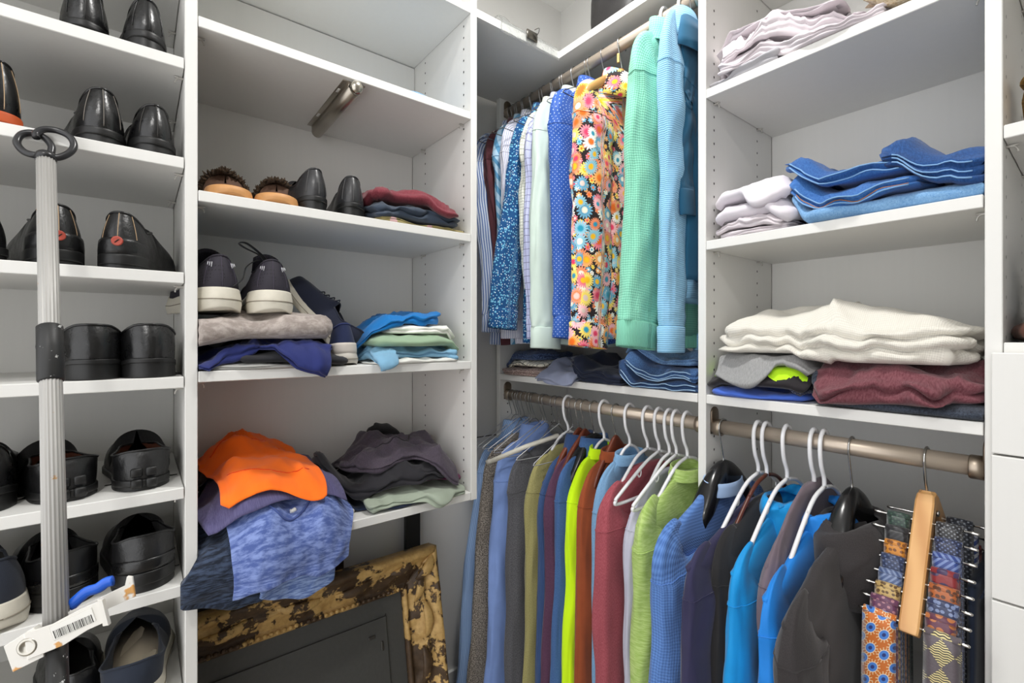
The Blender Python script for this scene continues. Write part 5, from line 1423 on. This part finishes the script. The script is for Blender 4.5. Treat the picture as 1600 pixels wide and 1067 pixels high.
# --- on the L-shaped top shelf
def bag():
    t = thing('black_bag', 'rounded black bag standing on the L-shaped top shelf', 'bag', (XR(965, 1.13), 1.135, Z(.9102)))
    R = []
    for h, k in ((0, .86), (.006, .95), (.02, 1), (.06, 1.02), (.12, 1.0), (.17, .95), (.19, .86), (.197, .6)):
        a = np.arange(32) * 2 * math.pi / 32; sgn = lambda v: np.sign(v) * np.abs(v) ** .55
        R.append(np.stack([.085 * k * sgn(np.cos(a)), .05 * k * sgn(np.sin(a)) + .002 * np.sin(a * 7 + h * 40), np.full(32, h)], 1))
    V, F, U = loft(R); obj('body', raw('body', V, F, U), leather((40, 38, 38), .5), t)
    tube('handle', smooth_path([(-.04, -.03, .19), (-.03, -.035, .24), (.03, -.035, .24), (.04, -.03, .19)], 6), .005, leather((40, 38, 38), .5), t, 8)
    tube('zip', [(-.07, -.047, .15), (0, -.052, .155), (.07, -.047, .15)], .0025, metal((120, 116, 108), .35, False), t, 6)
bag()
pbg = thing('garment_cover', 'clear plastic garment cover with a metal clip, draped over the top shelf edge', 'plastic bag', (XF - .02, .93, Z(.9104)))
n, m = 34, 26
a, b = np.meshgrid(np.linspace(0, 1, n), np.linspace(0, 1, m), indexing='ij')
w = Wave(5, 5, 14, 8); px = .055 - a * .30; py = -.12 + b * .22 + .012 * w(a * .3, b * .2)
pz = np.where(px > .022, -(px - .022) * 1.2, .004) + np.clip(.03 * np.sin(a * 3.1) * (1 + .5 * w(a * .4 + 1, b * .3)), 0, .06) * np.clip((.02 - px) * 40, 0, 1) + .005
px = np.where(px > .022, .0225 + (px - .022) * .15, px)
V = np.stack([px, py, pz], 2).reshape(-1, 3); F = [[i * m + j, (i + 1) * m + j, (i + 1) * m + j + 1, i * m + j + 1] for i in range(n - 1) for j in range(m - 1)]
fo = obj('film', raw('film', V, F), clearfilm(), pbg); md = fo.modifiers.new('thickness', 'SOLIDIFY'); md.thickness = .0006
V, F = box_vf(.0255, .031, -.022, .020, -.016, .012, .003); obj('metal_clip', raw('metal_clip', V, F), metal((120, 116, 108), .25, False), pbg)
tube('clip_wire', smooth_path([(.028, .018, .006), (.024, .03, .024), (.008, .045, .05), (-.03, .06, .07)], 6), .0012, metal((90, 90, 90), .3, False), pbg, 6)
# ------------------------------------------------------------------ right-hand bay
def RSH(z): return Shelf((0, YF, Z(z)), (1, 0, 0), (0, 1, 0), X3b, X4a)
LIL = plain((196, 188, 192), .07); LIL2 = plain((206, 200, 206), .05); GRY = plain((166, 164, 168), .08)
RA = RSH(.5842)
fold(RA, 'folded_trousers', 'grey trousers at the lower left of the crumpled pile on the top shelf', 'trousers', -.505, .11, .14, .20, .03, GRY, layers=2, seed=91, wr=.010, mess=.01, dens=1.3)
fold(RA, 'folded_trousers', 'lilac trousers spread along the bottom of the crumpled pile', 'trousers', -.40, .12, .30, .23, .035, LIL, layers=3, seed=92, wr=.012, mess=.012, dens=1.3)
fold(RA, 'folded_trousers', 'crumpled lilac trousers in the middle of the top shelf pile', 'trousers', -.43, .13, .27, .21, .045, LIL, layers=3, seed=93, wr=.020, mess=.012, dens=1.4, rot=.1)
fold(RA, 'folded_trousers', 'crumpled lilac trousers on top of the pile, left end bunched up', 'trousers', -.455, .14, .24, .18, .045, LIL, layers=2, seed=94, wr=.024, mess=.014, dens=1.5, tilt=(-.12, 0))
fold(RA, 'folded_scarf', 'cream and tan fleece scarf right of the lilac trousers', 'scarf', -.20, .09, .13, .16, .04, fur((190, 160, 120), (232, 220, 200)), layers=2, seed=95, wr=.014, mess=.01)
RB = RSH(.2272)
sA, sB = sR(1140, .03), sR(1280, .03)
fold(RB, 'folded_trousers', 'thin lilac trousers at the bottom of the neat lilac pile', 'trousers', -.495, .135, .15, .25, .020, LIL, layers=2, seed=96, wr=.006)
fold(RB, 'folded_trousers', 'creased lilac trousers second in the neat lilac pile', 'trousers', -.495, .135, .155, .25, .022, LIL, layers=2, seed=97, wr=.009, mess=.006)
fold(RB, 'folded_trousers', 'thick pale lilac trousers in the middle of the neat pile', 'trousers', -.49, .135, .172, .25, .044, LIL2, layers=1, seed=98, wr=.004, lobe=.35)
fold(RB, 'folded_trousers', 'pale lilac trousers folded on top of the neat pile', 'trousers', -.485, .145, .155, .24, .036, LIL2, layers=1, seed=99, wr=.005, lobe=.35)
fold(RB, 'folded_jeans', 'faded light blue jeans lying lowest on the jeans shelf', 'jeans', -.262, .135, .275, .25, .036, denim((86, 132, 180), (148, 186, 216), .5), layers=1, seed=101, wr=.005, lobe=.3)
STI = plain((118, 158, 200)); ORS = plain((168, 112, 66))
J1 = denim((30, 76, 140), (76, 128, 188), .4)
fold(RB, 'folded_jeans', 'mid-blue jeans with pale frayed seams, folded in the middle', 'jeans', -.305, .135, .20, .25, .032, J1, layers=2, seed=103, wr=.005, edge=.008, lobe=.6, hems=((.25, STI, .0014), (.6, ORS, .0009), (.8, STI, .0014)))
fold(RB, 'folded_jeans', 'mid-blue jeans folded on top, left of the standing waistband', 'jeans', -.31, .14, .20, .24, .032, denim((26, 66, 126), (66, 116, 178), .4), layers=2, seed=104, wr=.005, edge=.008, lobe=.6, tilt=(.06, 0), hems=((.2, STI, .0014), (.7, STI, .0014)))
fold(RB, 'folded_jeans', 'dark blue jeans with a turned-up waistband against the right upright', 'jeans', -.185, .13, .125, .24, .050, denim((18, 50, 98), (52, 96, 156), .4), layers=3, seed=107, wr=.004, edge=.004, tilt=(.22, 0), lobe=.6, hems=((.2, STI, .0014), (.5, STI, .0014), (.8, STI, .0014)))
RCs = RSH(-.1348)
fold(RCs, 'folded_shirt', 'royal blue shirt at the bottom left of the blanket pile', 'shirt', -.478, .125, .195, .24, .026, plain((70, 104, 198), .15), layers=1, seed=111, wr=.008, edge=.010)
fold(RCs, 'folded_shirt', 'dark navy dotted shirt between the royal blue and black shirts', 'shirt', -.478, .135, .198, .24, .016, dots((32, 36, 54), (92, 98, 124), .004, .25), layers=1, seed=112, wr=.004)
fold(RCs, 'folded_shirt', 'black shirt folded in the left pile under the neon one', 'shirt', -.482, .13, .188, .24, .026, plain((36, 33, 36)), layers=1, seed=113, wr=.006)
fold(RCs, 'folded_shirt', 'neon lime shirt showing as a bright band in the left pile', 'shirt', -.470, .128, .208, .25, .010, plain((176, 224, 34), .08), layers=1, seed=114, wr=.007, edge=.012)
fold(RCs, 'folded_shirt', 'heathered grey shirt directly under the cream blanket', 'shirt', -.470, .125, .205, .25, .022, heather((126, 126, 126), (160, 160, 160)), layers=1, seed=115, wr=.006, edge=.010)
fold(RCs, 'folded_jeans', 'black washed jeans beneath the maroon sweater', 'jeans', -.235, .13, .24, .25, .024, denim((24, 26, 34), (90, 100, 116), .3), layers=1, seed=116, wr=.004)
fold(RCs, 'folded_sweater', 'maroon knitted sweater bulging under the right end of the blanket', 'sweater', -.236, .125, .222, .25, .062, heather((92, 46, 54), (132, 86, 92), 420, 2), layers=2, seed=117, wr=.009, edge=.012, lobe=.7, dens=1.3)
CRM = ribbed((214, 210, 200), (190, 186, 176), .0045, False, .35)
CRB = knit((218, 214, 204), (196, 192, 182), .0030, .4)
fold(RCs, 'knitted_blanket', 'thick cream knitted blanket folded on top of the piles', 'blanket', -.354, .15, .40, .275, .088, CRB, layers=3, seed=118, wr=.0035, edge=.006, lobe=.55, dome=.012, mess=.008, dens=1.2, soft=12, dil=5, rnd=.3)

# ------------------------------------------------------------------ right-hand rod
def ro(i, nm, lab, x, mat, hk='tube', cat='top', **k):
    k.setdefault('tip', .165); k['swing'] = k.get('swing', 0) + .02; k.setdefault('length', .80); k.setdefault('sleeve', .72); k.setdefault('thick', .045); k.setdefault('cuff', False)
    sh = lab.split(',')[0]
    names = {'tube': 'white plastic hanger carrying the ', 'broad': 'broad black plastic hanger carrying the ', 'brown': 'brown plastic hanger carrying the ', 'wire': 'wire hanger carrying the '}
    hang(ZLO, nm, lab, cat, x, mat, hk, names[hk] + sh, GR, HR, seed=500 + i * 7, **k)
ro(0, 'waffle_sweater', 'blue waffle-knit sweater, in front of the white upright', geo(1130, 1022)[0], knit((98, 138, 200), (66, 100, 160), .0062, .5), hk='broad', cat='sweater', front=geo(1130, 1022)[1], swing=.005, thick=.055, slth=.034, slw=.08, collar='crew', colmat=plain((158, 184, 220)), tip=.215, neck=.135, nw=.07, hwid=.125)
ro(1, 'indigo_shirt', 'dark indigo long-sleeved top, right of the blue waffle sweater', geo(1185, 1068)[0], plain((48, 46, 74), .12), front=geo(1185, 1068)[1], swing=.02, collar='none', tip=.215, neck=.145)
ro(2, 'black_shirt', 'black long-sleeved top, between indigo and turquoise', geo(1198, 1112)[0], plain((38, 37, 38), .15), hk='brown', front=geo(1198, 1112)[1], swing=.0, collar='none', tip=.205, neck=.13)
ro(3, 'turquoise_top', 'turquoise hooded top, left of the brighter blue one', geo(1230, 1140)[0], plain((16, 138, 204), .10, rough=.6), front=geo(1230, 1140)[1], swing=.0, collar='hood', tip=.22, neck=.145, slw=.07)
ro(4, 'taupe_top', 'grey-mauve top, thin sliver between the two blue hoodies', geo(1272, 1192)[0], plain((104, 92, 100), .1), front=geo(1272, 1192)[1], swing=-.05, collar='none', thick=.03, slw=.05, tip=.19)
ro(5, 'blue_hoodie', 'bright blue hooded sports top, left of the black cowl-neck', geo(1288, 1190)[0], plain((28, 122, 206), .10, rough=.55), front=geo(1288, 1190)[1], swing=.0, collar='hood', tip=.225, neck=.15, slw=.072)
ro(6, 'cowl_neck_top', 'black cowl-neck top, draped on a broad hanger beside the ties', geo(1331, 1222)[0], heather((42, 39, 40), (66, 62, 62), 900, 1), hk='broad', front=geo(1331, 1222)[1], swing=-.01, thick=.06, collar='cowl', tip=.235, neck=.148, hwid=.13, slw=.07, slth=.034, nw=.07, folds=.010)
# dark trousers against the right upright, behind the ties
tr_ = thing('dark_trousers', 'dark navy trousers hanging behind the ties against the right upright', 'trousers', (-.138, 1.20, ZLO - .18), 0, GR)
R = []
for q in np.linspace(0, 1, 24):
    a_ = np.arange(28) * 2 * math.pi / 28
    R.append(np.stack([(.010 + .003 * q) * np.cos(a_) + .002 * np.sin(a_ * 4 + q * 5), (.13 + .01 * q) * np.sin(a_), np.full(28, -.02 - q * .75)], 1))
V, F, U = loft(R); obj('leg_panel', raw('leg_panel', V, F, U), plain((36, 44, 60), .1), tr_)
tube('hem', [(.012, -.13, -.03), (.013, 0, -.03), (.012, .13, -.03)], .002, plain((36, 44, 60), .1), tr_, 6)

# ------------------------------------------------------------------ tie hanger and ties
XT = -.196
th = thing('tie_hanger', 'pale wooden tie hanger with metal pegs, hung at the right end of the short rod', 'tie hanger', (XT, YR, ZLO), 0)
obj('hook', raw('hook', *tube_vf(hook_path(-.066, ROD_R + .003, -30), .0022, 8)), metal((196, 194, 190), .2, False), th)
PW = wood((222, 172, 112), (198, 142, 84), 5, .35); PEG = metal((206, 204, 200), .18, False)
def arm(y1, z1, nm):
    y0, z0 = 0.0, -.066
    R = []
    dirv = np.array([0, y1 - y0, z1 - z0]); Ln = np.linalg.norm(dirv); dirv /= Ln; nrm = np.array([0, -dirv[2], dirv[1]])
    for f, k in ((-.03, .5), (0, .9), (.06, 1), (.95, 1), (.99, .94), (1, .86)):
        c = np.array([0, y0, z0]) + dirv * Ln * f
        pr = [(-.0130, -.0095), (-.0130, .0095), (-.0105, .012), (.0105, .012), (.0130, .0095), (.0130, -.0095), (.0105, -.012), (-.0105, -.012)]
        R.append([c + np.array([1, 0, 0]) * p[0] * k + nrm * p[1] * k for p in pr])
    V, F, U = loft(R); obj(nm, raw(nm, V, F, U, smooth=False), PW, th)
    return np.array([0, y0, z0]), dirv, Ln
A0, ad, aL = arm(-.118, -.262, 'front_arm')
B0, bd_, bL = arm(.200, -.235, 'rear_arm')
V, F, U = loft([[(h, .006 + r_ * math.cos(q), -.094 + r_ * math.sin(q)) for q in an] for h, r_ in ((.012, .005), (.0155, .005), (.016, .0035))])
obj('screw', raw('screw', V, F, U), PEG, th)
V, F, U = loft([[(h, r_ * math.cos(q), r_ * math.sin(q)) for q in an[::2]] for h, r_ in ((-.070, .0012), (-.068, .0026), (-.060, .0027), (-.0585, .0019), (.0585, .0019), (.060, .0027), (.068, .0026), (.070, .0012))])
pegm = raw('peg', V, F, U)
TIES = [('front', .20, [('dark green', silk((34, 54, 48), (60, 84, 70), .006, 'dot'), -1, .036), ('black and silver', silk((30, 30, 34), (120, 124, 130), .005, 'dot'), 1, .036)]),
        ('front', .31, [('black', silk((26, 26, 28), (44, 44, 48), .006), -1, .036), ('navy patterned', silk((28, 36, 66), (96, 110, 150), .005, 'dot'), 1, .038)]),
        ('front', .42, [('amber', silk((196, 126, 36), (120, 70, 24), .008, 'p'), -1, .034), ('blue striped', silk((44, 66, 132), (110, 130, 180), .007), 1, .038)]),
        ('front', .53, [('navy', silk((40, 52, 84), (90, 104, 140), .006, 'dot'), -1, .036), ('red figured', silk((132, 36, 40), (60, 40, 80), .02, 'p'), 1, .038)]),
        ('front', .64, [('slate blue', silk((70, 88, 130), (120, 136, 170), .006), -1, .036), ('rust figured', silk((170, 92, 44), (88, 50, 32), .009, 'p'), 1, .040)]),
        ('front', .74, [('tan paisley', silk((186, 156, 96), (96, 70, 40), .007, 'p'), -1, .038), ('navy blue brocade', silk((40, 50, 86), (120, 134, 170), .008, 'p'), 1, .042)]),
        ('front', .84, [('purple figured', silk((98, 54, 84), (170, 120, 130), .009, 'dot'), -1, .042), ('plum and rust', silk((96, 50, 70), (182, 110, 60), .014, 'p'), 1, .040)]),
        ('front', .94, [('orange peacock-feather', peacock(), -1, .050), ('grey and cream diamond', diamond_silk((86, 78, 84), (222, 208, 150), (40, 36, 40)), 1, .047)]),
        ('rear', .30, [('charcoal dotted', silk((40, 44, 54), (130, 136, 146), .006, 'dot'), 1, .038)]),
        ('rear', .48, [('blue lattice', silk((44, 72, 150), (220, 224, 236), .010), 1, .040)]),
        ('rear', .66, [('dark red', silk((110, 34, 38), (150, 70, 60), .01), 1, .040)]),
        ('rear', .84, [('brown windowpane', check((120, 66, 40), (210, 160, 110), .02, .08), 1, .042)])]
def tie(c, w, mat, label, seed, drop=.62):
    """a tie hung over a peg: front and back tails, pointed ends"""
    t = thing('necktie', label, 'tie', tuple(c), 0, 'ties on the tie hanger')
    r = .0048
    def tail(sy, L, nm):
        R = []
        N = 26
        for q in np.linspace(0, 1, N):
            zz = -L * q; ww = w / 2 * (.92 + .12 * q) * (1 if q < .93 else max(.04, (1 - q) / .07)); yy = sy * (r + .0035 * min(1, q * 5))
            tk = .0022
            R.append([(-ww, yy - tk * .4, zz), (-ww * .5, yy + sy * tk, zz), (0, yy + sy * tk * 1.15, zz), (ww * .5, yy + sy * tk, zz), (ww, yy - tk * .4, zz), (ww * .5, yy - sy * tk * .8, zz), (0, yy - sy * tk, zz), (-ww * .5, yy - sy * tk * .8, zz)])
        V, F, U = loft(R); U = np.stack([np.asarray(V)[:, 0], np.asarray(V)[:, 2]], 1)
        obj(nm, raw(nm, V, F, U), mat, t)
    tail(-1, drop, 'front_tail'); tail(1, drop * .8, 'back_tail')
    R = []
    for q in np.linspace(-.15, math.pi + .15, 14):
        oy, oz = -math.cos(q), math.sin(q)
        ww = w / 2 * .92
        R.append([(x_, oy * rr_, oz * rr_) for x_, rr_ in ((-ww, r - .0012), (-ww * .96, r + .0018), (0, r + .0026), (ww * .96, r + .0018), (ww, r - .0012), (0, r - .0018))])
    V, F, U = loft(R); U = np.stack([np.asarray(V)[:, 0], np.arctan2(np.asarray(V)[:, 2], np.asarray(V)[:, 1]) * .006], 1)
    obj('loop', raw('loop', V, F, U), mat, t)
kk = 0
for armn, f, ts in TIES:
    b0, dd, ll = (A0, ad, aL) if armn == 'front' else (B0, bd_, bL)
    p = b0 + dd * ll * f
    obj('peg', pegm, PEG, th, tuple(p))
    for nm, mt, sx, w in ts:
        kk += 1
        c = np.array([XT, YR, ZLO]) + p + np.array([sx * (.0140 + w / 2 + .001), 0, 0])
        side = 'left' if sx < 0 else 'right'
        tie(c, w, mt, '%s tie, %s of the %s arm of the tie hanger' % (nm, side, armn), kk, .50 + .02 * (kk % 3))

# ------------------------------------------------------------------ open shelves above the drawers
bs = thing('woven_basket', 'golden brown woven basket at the right edge, on the upper open shelf', 'basket', (-.012, 1.16, Z(.3282)))
R = []
for h, k in ((0, .80), (.004, .88), (.03, .97), (.06, 1.0), (.085, .96), (.092, .98), (.096, .93), (.09, .88), (.02, .82)):
    a_ = np.arange(36) * 2 * math.pi / 36; rr0 = .075 * k * (1 + .02 * np.sin(a_ * 12 + h * 300)); R.append(np.stack([rr0 * np.cos(a_), rr0 * np.sin(a_), np.full(36, h)], 1))
V, F, U = loft(R); obj('body', raw('body', V, F, U), quilted_weave((206, 162, 84), (92, 64, 30)), bs)
tube('rim', [(.074 * math.cos(q), .074 * math.sin(q), .094) for q in np.linspace(0, 2 * math.pi, 33)], .0045, quilted_weave((206, 162, 84), (92, 64, 30)), bs, 8)
RD = Shelf((0, YF, Z(-.0079)), (1, 0, 0), (0, 1, 0), X4b, X5)
fold(RD, 'folded_leather', 'brown leather item lowest on the shelf above the drawers', 'bag', .0, .15, .16, .24, .05, leather((96, 62, 50), .5), layers=1, seed=121, wr=.004)
fold(RD, 'folded_cloth', 'white and grey cloth between brown leather and black caps', 'cloth', .0, .16, .14, .22, .03, plain((206, 208, 212)), layers=2, seed=122, wr=.006)
for k, (zz, lab) in enumerate(((.083, 'lower black cap stacked above the white cloth at the right edge'), (.123, 'upper black cap stacked above the white cloth at the right edge'))):
    cp = thing('cap', lab, 'cap', (.0, 1.19, Z(-.0079 + zz)), 0.0)
    R = [[(.072 * math.cos(t_) ** .6 * math.cos(q), .085 * math.cos(t_) ** .6 * math.sin(q), .055 * math.sin(t_)) for q in np.arange(28) * math.pi / 14] for t_ in np.linspace(0, 1.5, 9)]
    V, F, U = loft(R); obj('crown', raw('crown', V, F, U), plain((34, 34, 38)), cp)
    R = [[((.07 + d_) * math.sin(q) , .06 + d_ * 1.6 * math.cos(q) + .012, h_) for q in np.linspace(-1.2, 1.2, 15)] for d_, h_ in ((0, .004), (.015, .003), (.03, 0), (.031, -.002), (.015, .0), (0, .001))]
    V, F, U = loft(R, cap=False, closed=False); obj('brim', raw('brim', V, F, U), plain((30, 30, 34)), cp)
